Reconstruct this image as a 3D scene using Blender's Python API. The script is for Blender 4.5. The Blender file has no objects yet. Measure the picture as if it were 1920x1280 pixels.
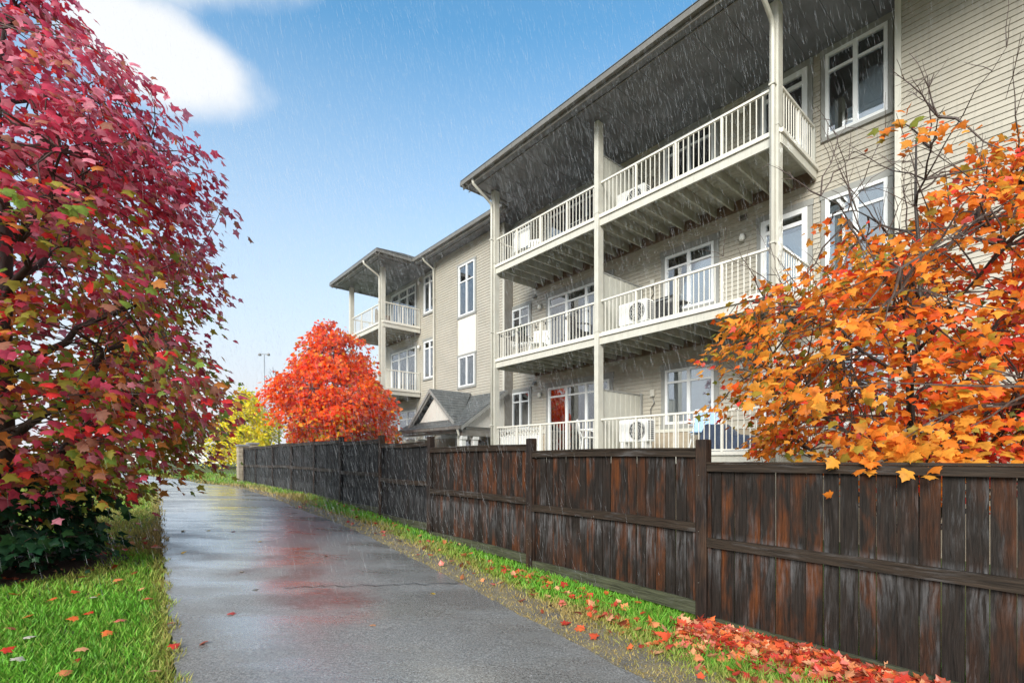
import bpy, math, random
import numpy as np
from mathutils import Matrix, Vector

random.seed(7)
RNG = np.random.default_rng(11)
SC = bpy.context.scene
COL = SC.collection

# ------------------------------------------------------------------ camera
CAM_H = 1.6
F_PX = 910.0
cam_d = bpy.data.cameras.new('camera')
cam = bpy.data.objects.new('camera', cam_d)
COL.objects.link(cam)
cam.location = (0, 0, CAM_H)
cam.rotation_euler = (math.radians(90), 0, 0)
cam_d.sensor_width = 36.0
cam_d.lens = 36.0 * F_PX / 1920.0
cam_d.shift_y = 220.0 / 1920.0
cam_d.clip_start = 0.05
cam_d.clip_end = 3000
SC.camera = cam

# ------------------------------------------------------------------ world / sun / exposure
SUN_EL, SUN_AZ = 29.0, 202.0          # azimuth: degrees clockwise from +Y
world = bpy.data.worlds.new('World')
SC.world = world
world.use_nodes = True
wt = world.node_tree
wt.nodes.clear()
def wn(t, **k):
    n = wt.nodes.new(t)
    for a, b in k.items():
        setattr(n, a, b)
    return n
w_out = wn('ShaderNodeOutputWorld')
w_bg = wn('ShaderNodeBackground')
w_bg.inputs[1].default_value = 0.083
w_sky = wn('ShaderNodeTexSky', sky_type='NISHITA', sun_disc=False)
w_sky.sun_elevation = math.radians(SUN_EL)
w_sky.sun_rotation = math.radians(SUN_AZ)
w_sky.air_density = 1.0
w_sky.dust_density = 1.2
w_sky.ozone_density = 1.6
w_tc = wn('ShaderNodeTexCoord')
w_sep = wn('ShaderNodeSeparateXYZ')
wt.links.new(w_tc.outputs['Generated'], w_sep.inputs[0])
# pale rain haze low over the horizon
w_hz = wn('ShaderNodeMapRange', clamp=True)
w_hz.inputs[1].default_value = 0.11
w_hz.inputs[2].default_value = 0.66
w_hz.inputs[3].default_value = 1.0
w_hz.inputs[4].default_value = 0.0
wt.links.new(w_sep.outputs[2], w_hz.inputs[0])
w_mix1 = wn('ShaderNodeMix', data_type='RGBA')
w_mix1.inputs[7].default_value = (3.45, 3.58, 3.82, 1)
wt.links.new(w_hz.outputs[0], w_mix1.inputs[0])
w_tint = wn('ShaderNodeMix', data_type='RGBA', blend_type='MULTIPLY')
w_tint.inputs[0].default_value = 1.0
w_tint.inputs[7].default_value = (0.72, 1.2, 1.24, 1)
wt.links.new(w_sky.outputs[0], w_tint.inputs[6])
wt.links.new(w_tint.outputs[2], w_mix1.inputs[6])
# drifting cumulus: one bank up to the left, thin patches elsewhere
w_n = wn('ShaderNodeTexNoise', noise_dimensions='3D')
w_n.inputs['Scale'].default_value = 4.0
w_n.inputs['Detail'].default_value = 7.0
w_n.inputs['Roughness'].default_value = 0.52
wt.links.new(w_tc.outputs['Generated'], w_n.inputs['Vector'])
def cloud_mask(centre, wide, direction=None, stretch=1.0):
    c = Vector(centre).normalized()
    sub = wn('ShaderNodeVectorMath', operation='SUBTRACT')
    sub.inputs[1].default_value = c
    wt.links.new(w_tc.outputs['Generated'], sub.inputs[0])
    src = sub.outputs[0]
    if direction is not None:
        dv = Vector(direction); dv = (dv - c * dv.dot(c)).normalized()
        dt = wn('ShaderNodeVectorMath', operation='DOT_PRODUCT')
        dt.inputs[1].default_value = dv
        wt.links.new(src, dt.inputs[0])
        sc_ = wn('ShaderNodeVectorMath', operation='SCALE')
        sc_.inputs[0].default_value = dv * (1.0 - 1.0 / stretch)
        wt.links.new(dt.outputs['Value'], sc_.inputs['Scale'])
        s2 = wn('ShaderNodeVectorMath', operation='SUBTRACT')
        wt.links.new(src, s2.inputs[0]); wt.links.new(sc_.outputs[0], s2.inputs[1])
        src = s2.outputs[0]
    ln = wn('ShaderNodeVectorMath', operation='LENGTH')
    wt.links.new(src, ln.inputs[0])
    mr = wn('ShaderNodeMapRange', clamp=True)
    mr.inputs[1].default_value = 0.0; mr.inputs[2].default_value = wide
    mr.inputs[3].default_value = 1.0; mr.inputs[4].default_value = 0.0
    wt.links.new(ln.outputs['Value'], mr.inputs[0])
    return mr.outputs[0]
def pix_dir(px, py):
    return Vector(((px - 960) / F_PX, 1.0, (860 - py) / F_PX))
m1 = cloud_mask(pix_dir(300, 105), 0.095, pix_dir(480, 165) - pix_dir(262, 60), 2.3)
m2 = cloud_mask(pix_dir(430, -110), 0.11, pix_dir(620, -120) - pix_dir(200, -140), 2.0)
m3 = cloud_mask((-0.9, -0.2, 0.6), 0.9)
m4 = cloud_mask((0.8, -0.5, 0.7), 0.9)
m5 = cloud_mask((0.1, -0.9, 0.5), 0.9)
def wmath(op, a, b=None):
    n = wn('ShaderNodeMath', operation=op)
    for i, v in enumerate((a, b)):
        if v is None: continue
        if isinstance(v, (int, float)): n.inputs[i].default_value = v
        else: wt.links.new(v, n.inputs[i])
    return n.outputs[0]
mm = wmath('MAXIMUM', wmath('MAXIMUM', m1, m2), wmath('MAXIMUM', m3, wmath('MAXIMUM', m4, m5)))
cl = wmath('ADD', wmath('MULTIPLY', mm, 1.15), wmath('MULTIPLY', wmath('SUBTRACT', w_n.outputs[0], 0.5), 1.75))
w_cr = wn('ShaderNodeMapRange', clamp=True, interpolation_type='SMOOTHSTEP')
w_cr.inputs[1].default_value = 0.30; w_cr.inputs[2].default_value = 0.86
w_cr.inputs[3].default_value = 0.0; w_cr.inputs[4].default_value = 0.93
wt.links.new(cl, w_cr.inputs[0])
w_mix2 = wn('ShaderNodeMix', data_type='RGBA')
w_mix2.inputs[7].default_value = (4.15, 4.2, 4.25, 1)
wt.links.new(w_cr.outputs[0], w_mix2.inputs[0])
wt.links.new(w_mix1.outputs[2], w_mix2.inputs[6])
wt.links.new(w_mix2.outputs[2], w_bg.inputs[0])
wt.links.new(w_bg.outputs[0], w_out.inputs[0])

sun_d = bpy.data.lights.new('sun', 'SUN')
sun_d.energy = 1.75
sun_d.angle = math.radians(30)
sun_d.color = (1.0, 0.95, 0.87)
sun = bpy.data.objects.new('sun', sun_d)
COL.objects.link(sun)
_az, _el = math.radians(SUN_AZ), math.radians(SUN_EL)
sun_dir = Vector((math.sin(_az) * math.cos(_el), math.cos(_az) * math.cos(_el), math.sin(_el)))
sun.rotation_euler = (-sun_dir).to_track_quat('-Z', 'Y').to_euler()
sun.location = (-8, -12, 20)

vs = SC.view_settings
vs.view_transform = 'Standard'; vs.look = 'None'; vs.gamma = 1.0
vs.use_curve_mapping = False
vs.exposure = 1.58

# ------------------------------------------------------------------ helpers: materials
def new_mat(name):
    m = bpy.data.materials.new(name)
    m.use_nodes = True
    nt = m.node_tree
    b = nt.nodes['Principled BSDF']
    return m, nt, b

def noise(nt, scale, detail=4, rough=0.55, vec=None, coord='Object', stretch=None):
    n = nt.nodes.new('ShaderNodeTexNoise')
    n.inputs['Scale'].default_value = scale
    n.inputs['Detail'].default_value = detail
    n.inputs['Roughness'].default_value = rough
    if vec is None:
        if coord == 'World':
            vec = nt.nodes.new('ShaderNodeNewGeometry').outputs['Position']
        else:
            vec = nt.nodes.new('ShaderNodeTexCoord').outputs[coord]
    if stretch:
        mp = nt.nodes.new('ShaderNodeMapping')
        mp.inputs['Scale'].default_value = stretch
        nt.links.new(vec, mp.inputs[0]); vec = mp.outputs[0]
    nt.links.new(vec, n.inputs['Vector'])
    return n.outputs[0]

def mrange(nt, v, a, b, c=0.0, d=1.0):
    n = nt.nodes.new('ShaderNodeMapRange'); n.clamp = True
    for i, x in enumerate((a, b, c, d)):
        n.inputs[i + 1].default_value = x
    nt.links.new(v, n.inputs[0])
    return n.outputs[0]

def mixc(nt, fac, a, b, mode='MIX'):
    n = nt.nodes.new('ShaderNodeMix'); n.data_type = 'RGBA'; n.blend_type = mode
    for i, x in ((0, fac), (6, a), (7, b)):
        if isinstance(x, (int, float)): n.inputs[i].default_value = x
        elif isinstance(x, tuple): n.inputs[i].default_value = (*x[:3], 1)
        else: nt.links.new(x, n.inputs[i])
    return n.outputs[2]

def math_(nt, op, a, b=0.0):
    n = nt.nodes.new('ShaderNodeMath'); n.operation = op
    for i, x in enumerate((a, b)):
        if isinstance(x, (int, float)): n.inputs[i].default_value = x
        else: nt.links.new(x, n.inputs[i])
    return n.outputs[0]

def bump(nt, b, h, strength=0.3, dist=0.01):
    n = nt.nodes.new('ShaderNodeBump')
    n.inputs['Strength'].default_value = strength
    n.inputs['Distance'].default_value = dist
    nt.links.new(h, n.inputs['Height'])
    nt.links.new(n.outputs[0], b.inputs['Normal'])

def rnd(nt):
    return nt.nodes.new('ShaderNodeObjectInfo').outputs['Random']

def plain(name, col, rough=0.5, var=0.12, scale=9.0, metal=0.0, objvar=0.0, streak=0.0, spec=0.5):
    """painted or moulded surface: base colour, blotchy wear, run-down dirt streaks"""
    m, nt, b = new_mat(name)
    c = tuple(col)
    n1 = mrange(nt, noise(nt, scale, 5, coord='World'), 0.3, 0.72)
    o = mixc(nt, n1, tuple(x * (1 - var) for x in c), tuple(min(1, x * (1 + var * 0.6)) for x in c))
    if streak:
        s = mrange(nt, noise(nt, 3.0, 5, coord='World', stretch=(7, 7, 0.6)), 0.52, 0.72, 0, streak)
        o = mixc(nt, s, o, tuple(x * 0.5 for x in c))
    if objvar:
        r = mrange(nt, rnd(nt), 0, 1, 1 - objvar, 1 + objvar * 0.5)
        o = mixc(nt, 1.0, o, mixc(nt, r, (0, 0, 0), (1, 1, 1)), 'MULTIPLY')
    nt.links.new(o, b.inputs['Base Color'])
    nt.links.new(mrange(nt, noise(nt, scale * 2.3, 3, coord='World'), 0.3, 0.7, max(0.03, rough - 0.12), min(1, rough + 0.12)), b.inputs['Roughness'])
    b.inputs['Metallic'].default_value = metal
    b.inputs['Specular IOR Level'].default_value = spec
    return m

M = {}
M['siding'] = plain('vinyl_siding', (0.435, 0.40, 0.335), 0.42, 0.10, 1.3, objvar=0.07, streak=0.32)
M['deck_shade_brown'] = plain('shade_brown_board', (0.17, 0.115, 0.08), 0.5, 0.25, 5, streak=0.5)  # brown stands for the shading on the wall below each deck
M['trim_white'] = plain('white_vinyl_frame', (0.76, 0.77, 0.78), 0.35, 0.05, 4)
M['cream'] = plain('cream_painted_wood', (0.56, 0.54, 0.475), 0.42, 0.09, 5, streak=0.25)
M['rail'] = plain('cream_aluminium_rail', (0.70, 0.67, 0.60), 0.35, 0.06, 6)
M['deck_under'] = plain('painted_joist', (0.42, 0.41, 0.34), 0.6, 0.2, 6, streak=0.3)
M['grey_trim'] = plain('grey_window_trim', (0.27, 0.27, 0.255), 0.5, 0.1, 5)
M['soffit'] = plain('charcoal_soffit', (0.17, 0.178, 0.205), 0.45, 0.3, 2)
M['fascia'] = plain('taupe_fascia', (0.20, 0.185, 0.165), 0.4, 0.15, 4)
M['gutter'] = plain('gutter_metal', (0.15, 0.14, 0.125), 0.35, 0.12, 4)
M['panel'] = plain('blank_panel', (0.66, 0.64, 0.59), 0.45, 0.05, 3)
M['screen'] = plain('privacy_board', (0.52, 0.51, 0.45), 0.45, 0.08, 6, streak=0.15)
M['white_plastic'] = plain('white_plastic', (0.78, 0.78, 0.77), 0.35, 0.05, 8)
M['dark_metal'] = plain('dark_metal', (0.03, 0.03, 0.032), 0.4, 0.2, 8)
M['blind'] = plain('window_blind', (0.72, 0.74, 0.78), 0.7, 0.05, 2)
M['curtain'] = plain('grey_curtain', (0.42, 0.43, 0.45), 0.8, 0.1, 3)
M['interior'] = plain('room_inside', (0.16, 0.15, 0.14), 0.8, 0.2, 1)
M['blue_cloth'] = plain('blue_cloth', (0.30, 0.45, 0.66), 0.7, 0.12, 10)
M['navy_cloth'] = plain('navy_cover', (0.05, 0.07, 0.12), 0.5, 0.2, 7)
M['terracotta'] = plain('terracotta', (0.42, 0.16, 0.08), 0.6, 0.15, 12)
M['wicker'] = plain('brown_wicker', (0.10, 0.07, 0.05), 0.6, 0.3, 60)
M['lamp_glass'] = plain('frosted_lamp', (0.75, 0.74, 0.70), 0.3, 0.03, 9)
M['pole'] = plain('galvanised_pole', (0.42, 0.44, 0.46), 0.4, 0.08, 3, metal=0.3)
M['far_wall'] = plain('far_render', (0.62, 0.63, 0.62), 0.7, 0.08, 0.6)
M['far_roof'] = plain('far_roof', (0.24, 0.23, 0.23), 0.7, 0.15, 0.8)
M['mulch'] = plain('mulch', (0.045, 0.025, 0.018), 0.8, 0.5, 25)

def mk_masonry():
    m, nt, b = new_mat('tan_stone_veneer')
    br = nt.nodes.new('ShaderNodeTexBrick')
    tc = nt.nodes.new('ShaderNodeTexCoord')
    mp = nt.nodes.new('ShaderNodeMapping'); mp.inputs['Rotation'].default_value = (math.radians(90), 0, 0)
    nt.links.new(tc.outputs['Object'], mp.inputs[0]); nt.links.new(mp.outputs[0], br.inputs['Vector'])
    br.inputs['Color1'].default_value = (0.42, 0.35, 0.26, 1); br.inputs['Color2'].default_value = (0.34, 0.28, 0.21, 1)
    br.inputs['Mortar'].default_value = (0.36, 0.32, 0.26, 1)
    br.inputs['Scale'].default_value = 1.0; br.inputs['Brick Width'].default_value = 0.3; br.inputs['Row Height'].default_value = 0.1
    br.inputs['Mortar Size'].default_value = 0.006
    o = mixc(nt, mrange(nt, noise(nt, 8, 5, coord='World'), 0.3, 0.7), br.outputs[0], (0.30, 0.245, 0.18))
    nt.links.new(o, b.inputs['Base Color']); b.inputs['Roughness'].default_value = 0.75
    bump(nt, b, math_(nt, 'SUBTRACT', noise(nt, 40, 4, coord='World'), br.outputs[1]), 0.5, 0.01)
    return m
M['masonry'] = mk_masonry()

def mk_glass():
    m, nt, b = new_mat('window_glass')
    nt.nodes.remove(b)
    out = nt.nodes['Material Output']
    gl = nt.nodes.new('ShaderNodeBsdfGlossy'); gl.inputs['Roughness'].default_value = 0.02
    gl.inputs['Color'].default_value = (0.95, 0.97, 1, 1)
    tr = nt.nodes.new('ShaderNodeBsdfTransparent'); tr.inputs[0].default_value = (0.80, 0.84, 0.86, 1)
    fr = nt.nodes.new('ShaderNodeFresnel'); fr.inputs['IOR'].default_value = 1.75
    mx = nt.nodes.new('ShaderNodeMixShader')
    nt.links.new(math_(nt, 'MINIMUM', math_(nt, 'ADD', fr.outputs[0], 0.17), 1.0), mx.inputs[0])
    nt.links.new(tr.outputs[0], mx.inputs[1]); nt.links.new(gl.outputs[0], mx.inputs[2])
    bp = nt.nodes.new('ShaderNodeBump'); bp.inputs['Strength'].default_value = 0.02; bp.inputs['Distance'].default_value = 0.05
    nt.links.new(noise(nt, 1.6, 2, coord='World'), bp.inputs['Height'])
    nt.links.new(bp.outputs[0], gl.inputs['Normal'])
    nt.links.new(mx.outputs[0], out.inputs[0])
    return m
M['glass'] = mk_glass()

def mk_shingle():
    m, nt, b = new_mat('grey_shingles')
    v = nt.nodes.new('ShaderNodeTexVoronoi'); v.inputs['Scale'].default_value = 5.5
    nt.links.new(nt.nodes.new('ShaderNodeTexCoord').outputs['Object'], v.inputs['Vector'])
    bw = nt.nodes.new('ShaderNodeRGBToBW'); nt.links.new(v.outputs['Color'], bw.inputs[0])
    o = mixc(nt, bw.outputs[0], (0.055, 0.06, 0.062), (0.15, 0.155, 0.15))
    o = mixc(nt, mrange(nt, noise(nt, 120, 2), 0.35, 0.65), o, (0.09, 0.095, 0.095))
    nt.links.new(o, b.inputs['Base Color'])
    nt.links.new(mrange(nt, noise(nt, 6, 3), 0.3, 0.7, 0.35, 0.6), b.inputs['Roughness'])
    bump(nt, b, noise(nt, 150, 2), 0.4, 0.004)
    return m
M['shingle'] = mk_shingle()

def mk_fence(name, dark, warm, grey_amt, warm_amt, along=False, grey=(0.23, 0.23, 0.24)):
    """wet stained cedar: dark grain, orange where the stain has worn, silver run-off; along: grain runs with the fence"""
    m, nt, b = new_mat(name)
    geo = nt.nodes.new('ShaderNodeNewGeometry').outputs['Position']
    off = nt.nodes.new('ShaderNodeVectorMath'); off.operation = 'ADD'
    cb = nt.nodes.new('ShaderNodeCombineXYZ')
    r = rnd(nt)
    nt.links.new(math_(nt, 'MULTIPLY', r, 37.0), cb.inputs[2]); nt.links.new(math_(nt, 'MULTIPLY', r, 13.0), cb.inputs[0])
    nt.links.new(geo, off.inputs[0]); nt.links.new(cb.outputs[0], off.inputs[1])
    wob = nt.nodes.new('ShaderNodeTexNoise'); wob.inputs['Scale'].default_value = 3.0; wob.inputs['Detail'].default_value = 2
    nt.links.new(off.outputs[0], wob.inputs['Vector'])
    ws = nt.nodes.new('ShaderNodeVectorMath'); ws.operation = 'SCALE'; ws.inputs['Scale'].default_value = 0.035
    nt.links.new(wob.outputs['Color'], ws.inputs[0])
    ad = nt.nodes.new('ShaderNodeVectorMath'); ad.operation = 'ADD'
    nt.links.new(off.outputs[0], ad.inputs[0]); nt.links.new(ws.outputs[0], ad.inputs[1])
    P = ad.outputs[0]
    k = (lambda a, c: (c, c, a)) if along else (lambda a, c: (a, a, c))
    grain = noise(nt, 1.0, 7, 0.66, P, stretch=k(60, 2.6))
    fine = noise(nt, 1.0, 4, 0.6, P, stretch=k(190, 6))
    blot = noise(nt, 1.0, 5, 0.6, P, stretch=k(7, 1.7))
    low = noise(nt, 1.0, 4, 0.55, P, stretch=k(3.5, 1.6))
    run = noise(nt, 1.0, 7, 0.7, P, stretch=k(34, 3.2))
    g = math_(nt, 'ADD', math_(nt, 'MULTIPLY', grain, .65), math_(nt, 'MULTIPLY', fine, .35))
    o = mixc(nt, mrange(nt, g, 0.36, 0.64), tuple(x * 0.30 for x in dark), tuple(x * 1.75 for x in dark))
    wz = nt.nodes.new('ShaderNodeSeparateXYZ'); nt.links.new(geo, wz.inputs[0])
    wf = math_(nt, 'MULTIPLY', mrange(nt, blot, 0.45, 0.64), mrange(nt, math_(nt, 'ADD', r, low), 0.60, 1.25, 0.0, warm_amt))
    o = mixc(nt, wf, o, mixc(nt, mrange(nt, g, 0.34, 0.66), tuple(x * 0.22 for x in warm), warm))
    gf = math_(nt, 'MULTIPLY', mrange(nt, run, 0.50, 0.72), mrange(nt, low, 0.46, 0.70, 0.0, grey_amt))
    if not along:       # mineral bloom washed down from the mid rail
        band = math_(nt, 'MULTIPLY', mrange(nt, wz.outputs[2], 0.30, 0.78), mrange(nt, wz.outputs[2], 0.84, 0.90, 1.0, 0.0))
        bloom = math_(nt, 'MULTIPLY', math_(nt, 'MULTIPLY', mrange(nt, run, 0.42, 0.62), band), mrange(nt, low, 0.36, 0.58, 0.0, grey_amt * .95))
        gf = math_(nt, 'MAXIMUM', gf, bloom)
    o = mixc(nt, gf, o, mixc(nt, g, tuple(x * .4 for x in grey), grey))
    nt.links.new(o, b.inputs['Base Color'])
    nt.links.new(mrange(nt, blot, 0.3, 0.7, 0.5, 0.8), b.inputs['Roughness'])
    b.inputs['Specular IOR Level'].default_value = 0.22
    bump(nt, b, g, 0.6, 0.008)
    return m
M['plank'] = mk_fence('wet_cedar_plank', (0.0145, 0.0105, 0.0085), (0.125, 0.038, 0.010), 0.72, 1.0)
M['plank_far'] = mk_fence('weathered_dark_plank', (0.012, 0.0118, 0.0128), (0.034, 0.020, 0.012), 0.5, 0.4)
M['fence_rail'] = mk_fence('fence_rail_wood', (0.026, 0.018, 0.0125), (0.055, 0.028, 0.015), 0.85, 0.5, True)
M['fence_post'] = mk_fence('fence_post_wood', (0.018, 0.012, 0.010), (0.12, 0.06, 0.03), 0.25, 0.5)
M['kick'] = mk_fence('mossy_kickboard', (0.05, 0.052, 0.032), (0.10, 0.11, 0.05), 0.5, 0.4, True)

def mk_bark(name, c, k=1.0):
    m, nt, b = new_mat(name)
    n = noise(nt, 1.0, 6, 0.65, coord='World', stretch=(30 * k, 30 * k, 5 * k))
    o = mixc(nt, mrange(nt, n, 0.3, 0.7), tuple(x * 0.4 for x in c), tuple(x * 1.5 for x in c))
    nt.links.new(o, b.inputs['Base Color']); b.inputs['Roughness'].default_value = 0.6
    bump(nt, b, n, 0.6, 0.015)
    return m
M['bark'] = mk_bark('wet_bark', (0.045, 0.034, 0.028))
M['twig'] = mk_bark('twig_bark', (0.075, 0.050, 0.040), 2)

def mk_leaf(name, rough=0.45, trans=0.5):
    m, nt, b = new_mat(name)
    out = nt.nodes['Material Output']
    at = nt.nodes.new('ShaderNodeAttribute'); at.attribute_name = 'col'
    n = mrange(nt, noise(nt, 22, 3, coord='World'), 0.3, 0.7, 0.72, 1.22)
    c = mixc(nt, 1.0, at.outputs['Color'], mixc(nt, n, (0, 0, 0), (1, 1, 1)), 'MULTIPLY')
    nt.links.new(c, b.inputs['Base Color']); b.inputs['Roughness'].default_value = rough
    b.inputs['Specular IOR Level'].default_value = 0.22
    tl = nt.nodes.new('ShaderNodeBsdfTranslucent')
    nt.links.new(c, tl.inputs[0])
    mx = nt.nodes.new('ShaderNodeMixShader'); mx.inputs[0].default_value = trans
    nt.links.new(b.outputs[0], mx.inputs[1]); nt.links.new(tl.outputs[0], mx.inputs[2])
    nt.links.new(mx.outputs[0], out.inputs[0])
    return m
M['leaf'] = mk_leaf('maple_leaf')
M['litter'] = mk_leaf('wet_leaf_litter', 0.3, 0.1)
M['blade'] = mk_leaf('grass_blade', 0.5, 0.3)

def mk_ground():
    m, nt, b = new_mat('lawn_soil')
    a = noise(nt, 0.9, 5, coord='World'); c2 = noise(nt, 14, 4, coord='World')
    o = mixc(nt, mrange(nt, a, 0.35, 0.65), (0.055, 0.115, 0.022), (0.125, 0.115, 0.035))
    o = mixc(nt, mrange(nt, c2, 0.4, 0.7, 0, 0.6), o, (0.05, 0.07, 0.02))
    nt.links.new(o, b.inputs['Base Color']); b.inputs['Roughness'].default_value = 0.85
    bump(nt, b, c2, 0.6, 0.03)
    return m
M['ground'] = mk_ground()

def mk_verge():
    m, nt, b = new_mat('worn_verge_soil')
    a = noise(nt, 5.0, 5, coord='World'); c2 = noise(nt, 60, 4, coord='World')
    o = mixc(nt, mrange(nt, a, 0.35, 0.65), (0.12, 0.105, 0.085), (0.23, 0.18, 0.095))
    o = mixc(nt, mrange(nt, c2, 0.5, 0.75), o, (0.30, 0.28, 0.25))
    nt.links.new(o, b.inputs['Base Color']); b.inputs['Roughness'].default_value = 0.8
    bump(nt, b, c2, 0.8, 0.02)
    return m
M['verge'] = mk_verge()

def mk_path():
    m, nt, b = new_mat('wet_asphalt')
    geo = nt.nodes.new('ShaderNodeNewGeometry').outputs['Position']
    agg = math_(nt, 'ADD', math_(nt, 'MULTIPLY', noise(nt, 150, 3, 0.7, geo), .5), math_(nt, 'MULTIPLY', noise(nt, 62, 3, 0.75, geo), .5))
    mid = noise(nt, 26, 4, 0.6, geo)
    big = noise(nt, 0.9, 4, 0.55, geo)
    streak = noise(nt, 1.0, 5, 0.6, geo, stretch=(0.55, 1.6, 1))
    o = mixc(nt, mrange(nt, agg, 0.40, 0.60), (0.060, 0.058, 0.056), (0.385, 0.37, 0.345))
    o = mixc(nt, mrange(nt, agg, 0.585, 0.63), o, (0.55, 0.55, 0.56))
    o = mixc(nt, mrange(nt, big, 0.35, 0.7, 0, 0.3), o, (0.13, 0.13, 0.135))
    # reddish-brown patches tinted into the asphalt colour
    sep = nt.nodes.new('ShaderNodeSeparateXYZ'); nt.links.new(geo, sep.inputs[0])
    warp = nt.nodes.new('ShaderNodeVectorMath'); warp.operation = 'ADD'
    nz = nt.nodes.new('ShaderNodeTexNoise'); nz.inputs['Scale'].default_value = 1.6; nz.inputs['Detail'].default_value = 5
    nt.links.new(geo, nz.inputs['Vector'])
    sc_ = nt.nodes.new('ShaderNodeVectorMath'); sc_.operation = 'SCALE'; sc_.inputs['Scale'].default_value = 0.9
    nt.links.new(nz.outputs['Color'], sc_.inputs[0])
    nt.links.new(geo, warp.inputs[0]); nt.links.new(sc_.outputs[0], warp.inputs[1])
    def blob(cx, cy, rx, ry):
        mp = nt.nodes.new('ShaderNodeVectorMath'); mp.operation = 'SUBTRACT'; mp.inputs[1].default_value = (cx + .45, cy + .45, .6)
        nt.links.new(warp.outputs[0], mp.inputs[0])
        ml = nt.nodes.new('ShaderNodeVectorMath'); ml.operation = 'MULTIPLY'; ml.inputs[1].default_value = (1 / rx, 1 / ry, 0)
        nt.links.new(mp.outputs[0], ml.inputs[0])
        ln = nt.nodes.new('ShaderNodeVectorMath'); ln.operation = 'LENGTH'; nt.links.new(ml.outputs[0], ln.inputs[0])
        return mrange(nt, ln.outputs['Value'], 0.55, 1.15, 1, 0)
    red_patch = math_(nt, 'MAXIMUM', blob(-3.35, 7.0, .32, .95), math_(nt, 'MAXIMUM', blob(-2.75, 6.0, .30, .62), blob(-2.0, 5.25, .55, .3)))
    o = mixc(nt, math_(nt, 'MULTIPLY', red_patch, mrange(nt, mid, 0.3, 0.6, 0.25, 0.7)), o, (0.105, 0.035, 0.022))
    nt.links.new(o, b.inputs['Base Color'])
    wet = mrange(nt, streak, 0.38, 0.62)
    rr = mixc(nt, wet, (0.13, 0.13, 0.13), (0.50, 0.50, 0.50))
    nt.links.new(rr, b.inputs['Roughness'])
    b.inputs['Specular IOR Level'].default_value = 1.0
    nt.links.new(mrange(nt, streak, 0.40, 0.60, 1.0, 0.25), b.inputs['Coat Weight'])
    b.inputs['Coat IOR'].default_value = 1.6
    b.inputs['Coat Roughness'].default_value = 0.2
    h = math_(nt, 'ADD', math_(nt, 'MULTIPLY', agg, mrange(nt, streak, 0.40, 0.60, 0.12, 1.0)), math_(nt, 'MULTIPLY', mid, 0.5))
    bump(nt, b, h, 0.7, 0.01)
    return m
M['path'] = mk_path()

def mk_rain():
    m, nt, b = new_mat('rain_drop')
    out = nt.nodes['Material Output']
    b.inputs['Base Color'].default_value = (0.85, 0.88, 0.92, 1); b.inputs['Roughness'].default_value = 0.15
    tr = nt.nodes.new('ShaderNodeBsdfTransparent')
    mx = nt.nodes.new('ShaderNodeMixShader'); mx.inputs[0].default_value = 0.38
    nt.links.new(tr.outputs[0], mx.inputs[1]); nt.links.new(b.outputs[0], mx.inputs[2])
    nt.links.new(mx.outputs[0], out.inputs[0])
    return m
M['rain'] = mk_rain()

# ------------------------------------------------------------------ helpers: meshes
def link(name, data, parent=None, loc=None, rot=None, scale=None):
    o = bpy.data.objects.new(name, data)
    COL.objects.link(o)
    if parent is not None: o.parent = parent
    if loc is not None: o.location = loc
    if rot is not None: o.rotation_euler = rot
    if scale is not None: o.scale = scale
    return o

def tag(o, label=None, cat=None, group=None, kind=None):
    if label: o['label'] = label
    if cat: o['category'] = cat
    if group: o['group'] = group
    if kind: o['kind'] = kind
    return o

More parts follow.
